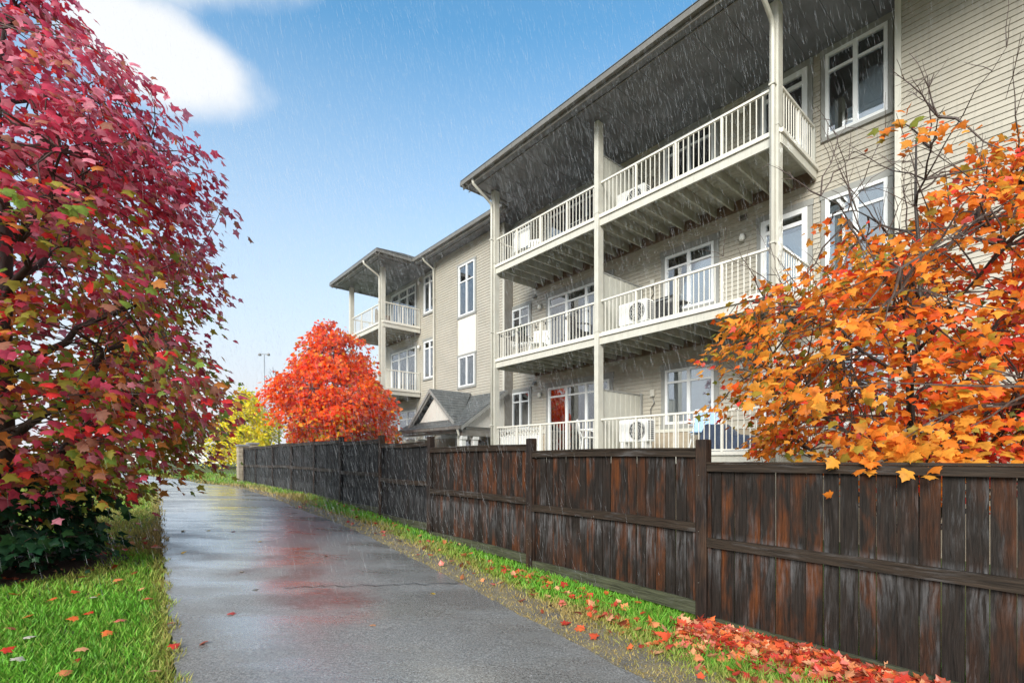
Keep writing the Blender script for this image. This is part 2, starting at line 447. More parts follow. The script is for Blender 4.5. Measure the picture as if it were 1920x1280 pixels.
class MB:
    def __init__(s): s.v = []; s.f = []
    def quad(s, *p):
        k = len(s.v); s.v += [tuple(q) for q in p]; s.f.append(tuple(range(k, k + len(p)))); return s
    def hexa(s, p):          # 4 bottom (ccw from above) then 4 top
        k = len(s.v); s.v += [tuple(q) for q in p]
        s.f += [tuple(k + i for i in q) for q in ((3, 2, 1, 0), (4, 5, 6, 7), (0, 1, 5, 4), (1, 2, 6, 5), (2, 3, 7, 6), (3, 0, 4, 7))]
        return s
    def box(s, x0, x1, y0, y1, z0, z1):
        x0, x1 = sorted((x0, x1)); y0, y1 = sorted((y0, y1)); z0, z1 = sorted((z0, z1))
        return s.hexa([(x0, y0, z0), (x1, y0, z0), (x1, y1, z0), (x0, y1, z0), (x0, y0, z1), (x1, y0, z1), (x1, y1, z1), (x0, y1, z1)])
    def bbox(s, x0, x1, y0, y1, z0, z1, b=0.008):
        """box with chamfered upright and lying edges"""
        x0, x1 = sorted((x0, x1)); y0, y1 = sorted((y0, y1)); z0, z1 = sorted((z0, z1))
        rings = []
        for z, i in ((z0, b), (z0 + b, 0), (z1 - b, 0), (z1, b)):
            a0, a1, c0, c1 = x0 + i, x1 - i, y0 + i, y1 - i
            rings.append([(a0 + b, c0, z), (a1 - b, c0, z), (a1, c0 + b, z), (a1, c1 - b, z), (a1 - b, c1, z), (a0 + b, c1, z), (a0, c1 - b, z), (a0, c0 + b, z)])
        k = len(s.v)
        for r in rings: s.v += r
        for j in range(3):
            for i in range(8):
                a, c = k + j * 8 + i, k + j * 8 + (i + 1) % 8
                s.f.append((a, c, c + 8, a + 8))
        s.f.append(tuple(k + i for i in range(7, -1, -1))); s.f.append(tuple(k + 24 + i for i in range(8)))
        return s
    def tube(s, pts, rad, n=6, caps=True):
        pts = [Vector(p) for p in pts]
        if not isinstance(rad, (list, tuple)): rad = [rad] * len(pts)
        k = len(s.v); a = None
        for i, p in enumerate(pts):
            t = (pts[min(i + 1, len(pts) - 1)] - pts[max(i - 1, 0)])
            t = t.normalized() if t.length > 1e-9 else Vector((0, 0, 1))
            if a is None:
                a = t.orthogonal().normalized()
            a = (a - t * a.dot(t))
            a = a.normalized() if a.length > 1e-6 else t.orthogonal().normalized()
            b = t.cross(a)
            for j in range(n):
                w = 2 * math.pi * j / n
                s.v.append(tuple(p + (a * math.cos(w) + b * math.sin(w)) * rad[i]))
        for i in range(len(pts) - 1):
            for j in range(n):
                q = k + i * n + j; r = k + i * n + (j + 1) % n
                s.f.append((q, r, r + n, q + n))
        if caps:
            s.f.append(tuple(k + j for j in range(n - 1, -1, -1)))
            e = k + (len(pts) - 1) * n
            s.f.append(tuple(e + j for j in range(n)))
        return s
    def lathe(s, c, prof, n=14):
        k = len(s.v)
        for r, z in prof:
            for j in range(n):
                w = 2 * math.pi * j / n
                s.v.append((c[0] + r * math.cos(w), c[1] + r * math.sin(w), c[2] + z))
        for i in range(len(prof) - 1):
            for j in range(n):
                q = k + i * n + j; r = k + i * n + (j + 1) % n
                s.f.append((q, r, r + n, q + n))
        s.f.append(tuple(k + j for j in range(n - 1, -1, -1)))
        e = k + (len(prof) - 1) * n
        s.f.append(tuple(e + j for j in range(n)))
        return s
    def mesh(s, name, mat, smooth=False):
        me = bpy.data.meshes.new(name)
        me.from_pydata(s.v, [], s.f)
        if mat: me.materials.append(mat)
        if smooth: me.polygons.foreach_set('use_smooth', [True] * len(me.polygons))
        me.update()
        return me
    def build(s, name, mat, parent=None, smooth=False, **k):
        return link(name, s.mesh(name, M[mat] if isinstance(mat, str) else mat, smooth), parent, **k)

def np_mesh(name, verts, tris, cols, mat, quads=False, smooth=False):
    me = bpy.data.meshes.new(name)
    n = 4 if quads else 3
    me.vertices.add(len(verts)); me.vertices.foreach_set('co', np.asarray(verts, np.float32).ravel())
    me.loops.add(len(tris) * n); me.loops.foreach_set('vertex_index', np.asarray(tris, np.int32).ravel())
    me.polygons.add(len(tris)); me.polygons.foreach_set('loop_start', np.arange(len(tris), dtype=np.int32) * n)
    if smooth: me.polygons.foreach_set('use_smooth', np.ones(len(tris), bool))
    if cols is not None:
        at = me.attributes.new('col', 'FLOAT_COLOR', 'POINT')
        c = np.ones((len(verts), 4), np.float32); c[:, :3] = cols
        at.data.foreach_set('color', c.ravel())
    if mat: me.materials.append(mat)
    me.update(calc_edges=True)
    me.validate()
    return me

# ------------------------------------------------------------------ terrain description
FD = np.array([-733.0, 910.0]); FD /= np.linalg.norm(FD)      # along the fence and the path
FN = np.array([FD[1], -FD[0]])                                # towards the building
ZQ = [-80, 2.5, 5.1, 7.9, 10.1, 12.5, 15, 26, 40, 70, 300]
ZZ = [-.035, -.02, .055, .17, .31, .43, .48, .50, 1.20, 1.50, 1.50]
def gz(X, Y):
    return np.interp(np.asarray(X) * FD[0] + np.asarray(Y) * FD[1], ZQ, ZZ)
R_EDGE = [(5.9, -4), (3.3, 0), (1.01, 3.48), (.63, 4.08), (.21, 4.70), (-.75, 6.18), (-2.43, 8.52), (-3.77, 10.1), (-5.0, 11.4), (-9.0, 16.7), (-11.9, 20.0), (-15.5, 23.0), (-20.5, 25.6), (-34, 29)]
L_EDGE = [(3.2, -4), (.2, 0), (-2.34, 3.38), (-3.06, 4.34), (-3.97, 5.56), (-5.99, 8.30), (-9.73, 13.36), (-14.67, 20.0), (-18.6, 22.4), (-34, 25.8)]
def qw(X, Y): return X * FD[0] + Y * FD[1], X * FN[0] + Y * FN[1]
def edge_fn(pts):
    q = [qw(*p)[0] for p in pts]; w = [qw(*p)[1] for p in pts]
    return lambda x: np.interp(x, q, w)
WR, WL = edge_fn(R_EDGE), edge_fn(L_EDGE)
FENCE_W = 1.885 * FN[0] + 4.77 * FN[1]
def from_qw(q, w):
    return q * FD[0] + w * FN[0], q * FD[1] + w * FN[1]

# building frame: u along the facade (away), v out of it (to the path), z up
BD = np.array([-780.0, 910.0]); BD /= np.linalg.norm(BD)
BN = np.array([-BD[1], BD[0]])
BP = np.array([4.753, 8.703])
B_ROT = math.atan2(BD[1], BD[0])
def bw(u, v, z=0.0):
    p = BP + u * BD + v * BN
    return Vector((p[0], p[1], z))

# ================================================================== SETTING
def build_ground():
    xs = np.unique(np.concatenate([[-900, -500, -250, -140, -90, -60], np.arange(-44, 16.01, .5), [20, 30, 50, 90, 160, 300, 900]]))
    ys = np.unique(np.concatenate([[-200, -60, -20], np.arange(-6, 44.01, .5), [50, 60, 80, 110, 150, 220, 400, 1200]]))
    X, Y = np.meshgrid(xs, ys)
    Z = gz(X, Y)
    near = (np.abs(X) < 60) & (Y < 60)
    Z = Z + np.where(near, 0.012 * np.sin(X * 2.1 + Y) * np.sin(Y * 1.7 - X * .6), 0)
    V = np.stack([X.ravel(), Y.ravel(), Z.ravel() - 0.02], 1)
    nx, ny = len(xs), len(ys)
    i, j = np.meshgrid(np.arange(nx - 1), np.arange(ny - 1))
    a = (j * nx + i).ravel()
    F = np.stack([a, a + 1, a + nx + 1, a + nx], 1)
    tag(link('ground', np_mesh('ground', V, F, None, M['ground'], True, True)), kind='structure')
build_ground()

def strip(name, mat, qs, w0, w1, lift, n=7, rag=0.0):
    V = []; F = []
    for q in qs:
        a, b = w0(q), w1(q)
        for k in range(n):
            t = k / (n - 1)
            w = a + (b - a) * t
            if rag and k in (0, n - 1):
                w += rag * (math.sin(q * 9.1 + k) * .5 + math.sin(q * 23.7 + 2 * k) * .35 + math.sin(q * 4.3) * .5)
            x, y = from_qw(q, w)
            crown = 0.012 * (1 - (2 * t - 1) ** 2)
            V.append((x, y, float(gz(x, y)) + lift + crown))
    for i in range(len(qs) - 1):
        for k in range(n - 1):
            a = i * n + k
            F.append((a, a + 1, a + n + 1, a + n))
    return link(name, np_mesh(name, V, F, None, M[mat], True, True))
qs = np.concatenate([np.arange(-6, 30, .06), np.arange(30, 48, .5)])
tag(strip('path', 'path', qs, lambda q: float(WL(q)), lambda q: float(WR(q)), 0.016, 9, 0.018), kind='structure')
tag(strip('verge', 'verge', np.arange(-5, 24, .1), lambda q: float(WR(q)) - .05, lambda q: float(WR(q)) + .62 - .012 * q, 0.004, 6, 0.05), kind='structure')

# thin crack across the asphalt
def crack(pts):
    mb = MB()
    for i in range(len(pts) - 1):
        (x0, y0), (x1, y1) = pts[i], pts[i + 1]
        z0, z1 = float(gz(x0, y0)) + .034, float(gz(x1, y1)) + .034
        w = .006 + .004 * random.random()
        mb.quad((x0, y0 - w, z0), (x1, y1 - w, z1), (x1, y1 + w, z1), (x0, y0 + w, z0))
    return mb
def wander(p0, p1, n=34, a=.05):
    return [(p0[0] + (p1[0] - p0[0]) * t + random.uniform(-a, a) * .4, p0[1] + (p1[1] - p0[1]) * t + random.uniform(-a, a)) for t in np.linspace(0, 1, n)]
tag(crack(wander((-2.6, 5.6), (-.55, 5.95))).build('path_crack', 'dark_metal'), kind='structure')

# mulch bed under the red maple
mb = MB(); ring = []
for k in range(40):
    a = 2 * math.pi * k / 40; r = 1.25 + .12 * math.sin(3 * a) + random.uniform(-.06, .06)
    x, y = -6.55 + r * math.cos(a), 6.1 + r * math.sin(a)
    ring.append((x, y, float(gz(x, y)) + .012))
mb.v = [(-6.55, 6.1, float(gz(-6.55, 6.1)) + .07)] + ring
mb.f = [(0, 1 + k, 1 + (k + 1) % 40) for k in range(40)]
tag(mb.build('mulch_bed', 'mulch'), kind='structure')

# ================================================================== BUILDING
BR = link('apartment_building', None, loc=(BP[0], BP[1], 0), rot=(0, 0, B_ROT))
tag(BR, 'three-storey apartment building with beige siding, cream balconies and charcoal eaves', 'building')
LV = [1.5, 4.35, 7.2]            # underside of each balcony deck
SOFF = 9.72                      # soffit height
V_MAIN, V_BAY = -1.75, -1.40
COURSE = 0.1016
BASE_Z = 2.42
POST_U = [0.0, 4.03, 8.03]

openings = {'main': [], 'bay': [], 'near': [], 'far': []}

def pane_split(u0, u1, z0, z1, cuts_u, cuts_z):
    us = [u0] + list(cuts_u) + [u1]; zs = [z0] + list(cuts_z) + [z1]
    return [(us[i], us[i + 1], zs[j], zs[j + 1]) for i in range(len(us) - 1) for j in range(len(zs) - 1)]

def window(wall, u0, u1, z0, z1, v, cuts_u=(), cuts_z=(), name='window', frame=.055, trim=.10, head=.13, mat='trim_white',
           tmat='grey_trim', blinds=None, cols=None, label=None, sill=True, depth=.05):
    """frame with mullions (white), outer trim (grey), one pane per light, optional blinds behind"""
    openings[wall].append((u0 - .02, u1 + .02, z0 - .02, z1 + .02))
    mb = MB(); h = frame
    y0, y1 = v - .06, v + depth
    mb.box(u0, u0 + h, y0, y1, z0, z1); mb.box(u1 - h, u1, y0, y1, z0, z1)
    mb.box(u0 + h, u1 - h, y0, y1, z0, z0 + h); mb.box(u0 + h, u1 - h, y0, y1, z1 - h, z1)
    for c in cuts_u: mb.box(c - h * .65, c + h * .65, y0, y1 - .004, z0 + h, z1 - h)
    us = [u0 + h] + [x for c in cuts_u for x in (c - h * .65, c + h * .65)] + [u1 - h]
    for c in cuts_z:
        for i in range(0, len(us), 2):
            mb.box(us[i], us[i + 1], y0 + .01, y1 - .012, c - h * .4, c + h * .4)
    w = mb.build(name, mat, BR)
    if label: w['label'] = label
    if trim:
        tb = MB(); ty0, ty1 = v - .01, v + .036
        tb.box(u0 - trim, u0, ty0, ty1, z0, z1); tb.box(u1, u1 + trim, ty0, ty1, z0, z1)
        tb.box(u0 - trim - .02, u1 + trim + .02, ty0, ty1 + .012, z1, z1 + head)
        tb.box(u0 - trim, u1 + trim, ty0, ty1 + (.02 if sill else 0), z0 - trim, z0)
        tb.build('trim', tmat, w)
    lights = pane_split(u0 + h * .5, u1 - h * .5, z0 + h * .5, z1 - h * .5, cuts_u, cuts_z)
    for a, b, c, d in lights:
        MB().box(a, b, v + .004, v + .012, c, d).build('pane', 'glass', w)
    for (a, b, c, d, m) in (blinds or ()):
        bl = MB()
        n = max(2, int((b - a) / .09)); vv = v - .03
        for k in range(n):       # softly pleated cloth or slatted blind
            x0 = a + (b - a) * k / n; x1 = a + (b - a) * (k + 1) / n
            o0 = .012 * math.sin(k * 1.9); o1 = .012 * math.sin((k + 1) * 1.9)
            bl.quad((x0, vv + o0, c), (x1, vv + o1, c), (x1, vv + o1, d), (x0, vv + o0, d))
        bl.build('blind' if m == 'blind' else 'curtain', m, w)
    return w

for k in range(3):
    o = 2.85 * k + (0.02 if k else 0)
    if k < 3:
        # casement pair beside the balcony end
        bl = [(-1.22, -.77, 2.35 + o, 3.72 + o, 'blind'), (-.74, -.28, 2.3 + o, 2.62 + o, 'blind')]
        if k == 1: bl = [(-.74, -.56, 2.3 + o, 3.78 + o, 'blind'), (-.48, -.28, 2.3 + o, 3.72 + o, 'blind'), (-1.22, -.77, 2.35 + o, 3.8 + o, 'blind')]
        if k == 2: bl = [(-1.22, -.77, 2.3 + o, 3.60 + o, 'blind'), (-.74, -.6, 2.3 + o, 2.66 + o, 'blind'), (-.45, -.28, 2.3 + o, 3.78 + o, 'curtain')]  # first blind is added, standing for bright sky reflected in that pane
        window('main', -1.25, -.25, 2.25 + o, 3.88 + o, V_MAIN, (-.75,), (3.52 + o,), blinds=bl, frame=.06, trim=.075)
        # glazed balcony door with transom
        dz = LV[k] + .26
        window('main', .07, .98, dz + .06, 3.86 + o, V_MAIN, (), (3.58 + o,), name='balcony_door', frame=.10, trim=.09,
               blinds=[(.14, .62, dz + .2, 3.45 + o, 'blind')] if k == 1 else [(.2, .9, dz + .1, 2.3 + o, 'curtain')])
        # pair of lights above the condenser
        bl = [[(2.06, 2.64, 2.5, 3.75, 'blind'), (2.72, 3.28, 2.5, 3.75, 'curtain')], [(2.06, 2.64, 5.2, 6.7, 'blind'), (2.72, 3.28, 6.05, 6.38, 'blind')], []][k]
        window('main', 2.04, 3.32, (2.47 if k == 0 else 2.42) + o, 3.84 + o, V_MAIN, (2.68,), (3.52 + o,), blinds=bl, frame=.06, trim=.12, head=.16)
        # sliding patio door, three leaves and three transom lights
        bl = [[(5.2, 5.9, 2.5, 3.55, 'blind'), (6.0, 6.68, 2.55, 3.5, 'blind'), (6.78, 7.44, 3.22, 3.52, 'blind')],
              [(5.2, 5.9, 4.75, 6.2, 'blind'), (6.0, 6.55, 4.75, 6.25, 'blind'), (6.78, 7.44, 6.52, 6.7, 'blind')],
              [(6.9, 7.3, 7.6, 9.0, 'curtain'), (5.2, 5.6, 7.6, 9.0, 'curtain')]][k]
        window('main', 5.08, 7.52, dz + .04, 3.86 + o, V_MAIN, (5.94, 6.73), (3.56 + o,), name='patio_door', frame=.065, trim=.11, blinds=bl, head=.17)
        # narrow window beside the corner
        window('main', 8.41, 9.30, 2.62 + o, 3.87 + o, V_MAIN, (8.88,), (3.55 + o,), frame=.055, trim=.075,
               blinds=[(8.45, 8.86, 2.9 + o, 3.5 + o, 'blind')] + ([(8.9, 9.26, 2.7 + o, 3.8 + o, 'blind')] if k == 1 else []))
    # recessed window before the far wing
    bl = [(14.3, 14.9, 2.3 + o, 3.9 + o, 'blind')] if k < 2 else [(14.6, 15.25, 2.2 + o, 2.75 + o, 'blind')]
    window('far', 14.32, 15.28, 2.25 + o, 3.87 + o, V_MAIN, (14.8,), (3.55 + o,), blinds=bl, frame=.06, trim=.08)
    # far wing patio door
    window('far', 16.0, 18.4, LV[k] + .30, 3.83 + o, V_MAIN, (16.8, 17.6), (3.45 + o,), name='patio_door', frame=.06, trim=.09,
           blinds=[(16.9, 17.5, LV[k] + .35, 3.4 + o, 'blind'), (17.7, 18.3, LV[k] + .35, 3.4 + o, 'blind')])
# stair window in the bay: lights, blank panel, lights
window('bay', 11.03, 12.06, 7.06, 9.0, V_BAY, (11.545,), (8.36,), frame=.05, trim=.085, head=.085, blinds=[(11.06, 11.5, 7.1, 8.3, 'blind'), (11.58, 12.0, 7.1, 8.3, 'blind')])
window('bay', 11.03, 12.06, 4.36, 5.50, V_BAY, (11.545,), (), frame=.05, trim=.085, head=.085)
openings['bay'].append((10.95, 12.14, 5.58, 6.98))
pn = MB().box(10.97, 12.12, V_BAY - .02, V_BAY + .022, 5.585, 6.975).build('blank_panel', 'panel', BR)

def complement(a, b, cuts):
    out = []; x = a
    for c, d in sorted(cuts):
        if d <= x or c >= b: continue
        if c > x + .02: out.append((x, min(c, b)))
        x = max(x, d)
    if b > x + .02: out.append((x, b))
    return out

def wall(name, key, u0, u1, v, z0, z1, thick=.16):
    """wall slab with real openings; clapboards hang on it"""
    ops = openings[key]
    zs = sorted({z0, z1, BASE_Z} | {min(max(z, z0), z1) for o in ops for z in o[2:]})
    mb = MB()
    for a, b in zip(zs[:-1], zs[1:]):
        if b - a < 1e-4: continue
        m = (a + b) / 2
        for p, q in complement(u0, u1, [(o[0], o[1]) for o in ops if o[2] < m < o[3]]):
            mb.box(p, q, v - thick, v - .004, a, b)
    return mb.build(name, 'siding', BR)

w_main = wall('wall', 'main', -1.42, 9.30, V_MAIN, -.3, SOFF + .2)
w_near = wall('wall', 'near', -13.0, -1.42, V_BAY, -.3, SOFF + .2, .45)
w_bay = wall('wall', 'bay', 9.30, 13.87, V_BAY, -.3, SOFF + .2, .45)
w_far = wall('wall', 'far', 13.87, 19.0, V_MAIN, -.3, SOFF + .2)
hull = MB().box(-13, 19.0, -13.2, -13.0, -.3, SOFF).box(18.84, 18.99, -13.0, -1.92, -.3, SOFF).box(-13, -12.85, -13, -1.86, -.3, SOFF)
for z in (1.70, 4.55, 7.40):
    hull.box(-12.8, 18.8, -12.9, -1.98, z - .12, z)
hull.box(-12.8, 18.8, -4.2, -4.0, -.3, SOFF)
hull.build('inner_wall', 'interior', BR)

# clapboards: nearest ones single pieces, the rest one joined part per wall
SIDE_MESH = MB().hexa([(0, -.003, 0), (1, -.003, 0), (1, .021, 0), (0, .021, 0), (0, -.003, COURSE - .001), (1, -.003, COURSE - .001), (1, .005, COURSE - .001), (0, .005, COURSE - .001)]).mesh('siding_board', M['siding'])
def clapboards(w, key, u0, u1, v, single=None, limit=0, extra=()):
    ops = [(o[0] - .075, o[1] + .075, o[2] - .07, o[3] + .08) for o in openings[key]] + list(extra)
    rest = MB(); z = BASE_Z + .06; n = 0; todo = []
    while z < SOFF - .01:
        h = min(COURSE, SOFF - z)
        for p, q in complement(u0, u1, [(o[0], o[1]) for o in ops if o[2] < z + h * .5 < o[3]]):
            todo.append((p, q, z))
        z += COURSE
    for p, q, z in todo:
        if single and single(p, q, z) and n < limit:
            link('siding_board', SIDE_MESH, w, loc=(p, v, z), scale=(q - p, 1, 1)); n += 1
        else:
            rest.hexa([(p, v - .003, z), (q, v - .003, z), (q, v + .021, z), (p, v + .021, z),
                       (p, v - .003, z + COURSE - .001), (q, v - .003, z + COURSE - .001), (q, v + .005, z + COURSE - .001), (p, v + .005, z + COURSE - .001)])
    if rest.v: rest.build('siding_boards', 'siding', w)['kind'] = 'stuff'
    return n
n1 = clapboards(w_near, 'near', -13.0, -1.50, V_BAY, lambda p, q, z: True, 90)
n2 = clapboards(w_main, 'main', -1.42, 9.28, V_MAIN, lambda p, q, z: p < 4.2, 298 - n1)
clapboards(w_bay, 'bay', 9.38, 13.80, V_BAY)
clapboards(w_far, 'far', 13.87, 18.95, V_MAIN)
# masonry base, band course, corner boards
for (w, a, b, v) in ((w_near, -13, -1.42, V_BAY), (w_bay, 9.3, 13.87, V_BAY), (w_far, 13.875, 19, V_MAIN)):
    MB().box(a, b, v - .002, v + .045, -.3, BASE_Z).build('masonry_base', 'masonry', w)
    MB().box(a, b, v - .002, v + .065, BASE_Z + .002, BASE_Z + .06).build('band', 'cream', w)
for p, q in complement(-1.42, 9.3, [(-.03, 1.09), (4.95, 7.65)]):
    mid_seg = .5 < p < 4
    MB().box(p, q, V_MAIN - .002, V_MAIN + .045, -.3, BASE_Z - (.15 if mid_seg else 0)).build('masonry_base', 'masonry', w_main)
    MB().box(p, q, V_MAIN - .002, V_MAIN + .065, BASE_Z - (.148 if mid_seg else -.002), BASE_Z - (.07 if mid_seg else -.06)).build('band', 'cream', w_main)
def corner(u, v, du, w):
    MB().box(u, u + du, v - .003, v + .04, BASE_Z + .062, SOFF).build('corner_board', 'cream', w)
corner(-1.42, V_BAY, -.09, w_near)
corner(9.30, V_BAY, .09, w_bay); corner(13.87, V_BAY, -.07, w_bay)
MB().box(9.28, 9.30 - .002, V_MAIN + .03, V_BAY + .036, BASE_Z + .062, SOFF).build('corner_return', 'fascia', w_bay)
corner(19.0, V_MAIN, -.08, w_far)

# ---------------------------------------------------------------- roofs and eaves
def hip_roof(name, u0, u1, v0, v1, z, pitch=.5, thick=.10, courses=True):
    """hip roof; v0 front eave, v1 back; shingle courses are stepped strips"""
    h = min(u1 - u0, v0 - v1) / 2
    if (u1 - u0) > (v0 - v1):
        A, B = (u0 + h, v0 - h), (u1 - h, v0 - h)
    else:
        A, B = ((u0 + u1) / 2, v0 - h), ((u0 + u1) / 2, v1 + h)
    zt = z + h * pitch
    c = [(u0, v0), (u1, v0), (u1, v1), (u0, v1)]
    long_u = (u1 - u0) > (v0 - v1)
    if long_u: planes = [(c[0], c[1], B, A), (c[1], c[2], B, B), (c[2], c[3], A, B), (c[3], c[0], A, A)]
    else: planes = [(c[0], c[1], A, A), (c[1], c[2], B, A), (c[2], c[3], B, B), (c[3], c[0], A, B)]
    mb = MB()
    for a, b, e, f in planes:
        n = int(h / .16)
        a3, b3, e3, f3 = Vector((*a, z)), Vector((*b, z)), Vector((*e, zt)), Vector((*f, zt))
        for k in range(n):
            t0, t1 = k / n, min(1, (k + 1.05) / n)
            lo = Vector((0, 0, .012))
            p0, p1, p2, p3 = a3.lerp(f3, t0) + lo, b3.lerp(e3, t0) + lo, b3.lerp(e3, t1), a3.lerp(f3, t1)
            mb.quad(p0, p1, p2, p3)
            mb.quad(a3.lerp(f3, t0) - lo * .3, b3.lerp(e3, t0) - lo * .3, p1, p0)
    mb.box(u0 + .02, u1 - .02, v1 + .02, v0 - .02, z - .03, z - .008)
    return mb.build(name, 'shingle', BR)
ZE = SOFF + .20
E_MAIN, E_MID, E_FAR = .97, -.70, .88
r_main = hip_roof('roof', -13.8, 8.56, E_MAIN, -13.6, ZE)
r_mid = hip_roof('roof', 2.0, 18.0, E_MID, -13.4, ZE - .012)
r_far = hip_roof('roof', 14.46, 19.54, E_FAR, -8.0, ZE - .006)

def eave(parent, pts, inward):
    """fascia, gutter trough and lip along a polyline of (u, v); inward is the overhang side normal for each run"""
    for (p, q), nrm in zip(zip(pts[:-1], pts[1:]), inward):
        p, q, nrm = Vector((*p, 0)), Vector((*q, 0)), Vector((*nrm, 0))
        def board(off0, off1, z0, z1, name, mat):
            a, b, c, d = p + nrm * off0, q + nrm * off0, q + nrm * off1, p + nrm * off1
            if (b - a).cross(d - a).z < 0: a, b, c, d = b, a, d, c
            mb = MB().hexa([Vector((x.x, x.y, z0)) for x in (a, b, c, d)] + [Vector((x.x, x.y, z1)) for x in (a, b, c, d)])
            mb.build(name, mat, parent)
        board(.10, .125, SOFF - .02, ZE - .035, 'fascia', 'fascia')
        board(.0, .098, ZE - .15, ZE - .14, 'gutter', 'gutter')
        board(-.012, .0, ZE - .15, ZE - .035, 'gutter', 'gutter')
        board(.30, .325, SOFF - .022, SOFF - .003, 'soffit_trim', 'gutter')
eave(r_main, [(-13.8, E_MAIN), (8.56, E_MAIN), (8.56, E_MID)], [(0, -1), (-1, 0)])
eave(r_mid, [(8.55, E_MID), (14.46, E_MID)], [(0, -1)])
eave(r_far, [(14.46, E_MID), (14.46, E_FAR), (19.54, E_FAR), (19.54, -8)], [(1, 0), (0, -1), (-1, 0)])
def soffit(parent, u0, u1, v0, v1, z):
    mb = MB(); n = int(round((u1 - u0) / .30))
    for k in range(n):                     # ribbed soffit panels
        a, b = u0 + (u1 - u0) * k / n, u0 + (u1 - u0) * (k + 1) / n
        mb.box(a + .002, b - .002, v0, v1, z + (.004 if k % 2 else 0), z + .02)
    mb.box(u0, u1, v0, v1, z + .021, z + .03)
    mb.build('soffit', 'soffit', parent)
soffit(r_main, -13.7, 8.45, V_MAIN + .0, E_MAIN - .12, SOFF)
soffit(r_mid, 8.46, 14.56, V_MAIN, E_MID - .12, SOFF + .003)
soffit(r_far, 14.58, 19.42, V_MAIN, E_FAR - .12, SOFF)
soffit(r_far, 19.02, 19.42, -8, V_MAIN - .002, SOFF + .002)

# ---------------------------------------------------------------- balconies
BAL_W = .016
BAL_MESH = MB().box(-BAL_W / 2, BAL_W / 2, -BAL_W / 2, BAL_W / 2, 0, .74).mesh('baluster', M['rail'])
N_BAL = [0]
def railing(parent, run, z, single=True):
    """run: list of (u, v) corners; top rail, bottom rail, stanchions, balusters"""
    for (p, q) in zip(run[:-1], run[1:]):
        p, q = Vector((*p, 0)), Vector((*q, 0))
        t = (q - p); L = t.length; t.normalize(); s = Vector((-t.y, t.x, 0))
        def bar(w, z0, z1, name):
            a, b, c, d = p - s * w / 2, q - s * w / 2, q + s * w / 2, p + s * w / 2
            MB().hexa([Vector((x.x, x.y, z0)) for x in (a, b, c, d)] + [Vector((x.x, x.y, z1)) for x in (a, b, c, d)]).build(name, 'rail', parent)
        bar(.055, z + .785, z + .825, 'top_rail')
        bar(.04, z + .02, z + .048, 'bottom_rail')
        n = max(1, round(L / 1.0)); posts = [L * k / n for k in range(1, n)]
        for d in posts:
            c = p + t * d
            MB().box(c.x - .022, c.x + .022, c.y - .022, c.y + .022, z, z + .785).build('stanchion', 'rail', parent)
        m = int(L / .112); rest = MB()
        for k in range(1, m):
            d = L * k / m
            if any(abs(d - x) < .05 for x in posts): continue
            c = p + t * d
            if single and N_BAL[0] < 298:
                link('baluster', BAL_MESH, parent, loc=(c.x, c.y, z + .047)); N_BAL[0] += 1
            else:
                rest.box(c.x - .008, c.x + .008, c.y - .008, c.y + .008, z + .047, z + .787)
        if rest.v: rest.build('balusters', 'rail', parent)['kind'] = 'stuff'

def balcony(u0, u1, zb, vw, single=True, near_end=True, far_end=True, screen=None, skirt=False, front_gaps=()):
    zt = zb + .245
    n = int((u1 - u0) / .14)
    deck = MB()
    for k in range(n):                                            # deck boards run along the wall
        pass
    nv = 12
    for k in range(nv):
        a, b = vw + .05 + (0.03 - vw) * k / nv, vw + .05 + (0.03 - vw) * (k + 1) / nv
        deck.box(u0 - .02, u1 + .02, a + .003, b - .003, zt - .035, zt)
    D = deck.build('balcony', 'deck_under', BR)
    MB().box(u0 - .03, u1 + .03, .078, .115, zt - .07, zt + .006).build('deck_edge', 'rail', D)
    MB().box(u0 - .03, u1 + .03, .03, .075, zb, zb + .165).build('fascia', 'cream', D)
    for u, e in ((u0, -1), (u1, 1)):
        MB().box(u + e * .0, u + e * .04, vw + .05, .028, zb, zb + .165).build('side_fascia', 'cream', D)
        MB().box(u + e * .03, u + e * .075, vw + .05, .078, zt - .07, zt + .006).build('deck_edge', 'rail', D)
    m = int(round((u1 - u0) / .41))
    for k in range(1, m):
        u = u0 + (u1 - u0) * k / m
        MB().box(u - .021, u + .021, vw + .06, .028, zb + .01, zt - .037).build('joist', 'deck_under', D)
    MB().box(u0, u1, vw + .022, vw + .058, zb - .03, zt - .037).build('shade_ledger', 'deck_shade_brown', D)  # added brown board; shade under the deck is put into its colour
    segs = [u0] + [p for p in POST_U + [15.69, 18.97] if u0 + .2 < p < u1 - .2] + [u1]
    for a, b in zip(segs[:-1], segs[1:]):
        railing(D, [(a + .07, .02), (b - .07, .02)], zt, single)
    if near_end: railing(D, [(u0 + .01, -.06), (u0 + .01, vw + .06)], zt, single)
    if far_end: railing(D, [(u1 - .01, -.06), (u1 - .01, vw + .06)], zt, single and False)
    for e, u in ((near_end, u0 + .01), (far_end, u1 - .01)):
        if e: MB().box(u - .03, u + .03, vw + .03, vw + .09, zt, zt + .86).build('stanchion', 'screen', D)
    if screen is not None:
        s = MB(); k = 0; v = vw + .10; zs = zt + 1.52
        while v < -.09:
            s.box(screen - (.016 if k % 2 else .011), screen + (.016 if k % 2 else .011), v, min(v + .105, -.08), zt + .02, zs); v += .107; k += 1
        sc_ = s.build('privacy_screen', 'screen', D)
        MB().box(screen - .025, screen + .025, vw + .07, -.075, zs + .001, zs + .035).build('screen_cap', 'grey_trim', D)
        MB().box(screen - .04, screen + .04, vw + .03, vw + .098, zt, zs + .06).build('screen_post', 'grey_trim', D)
    return D

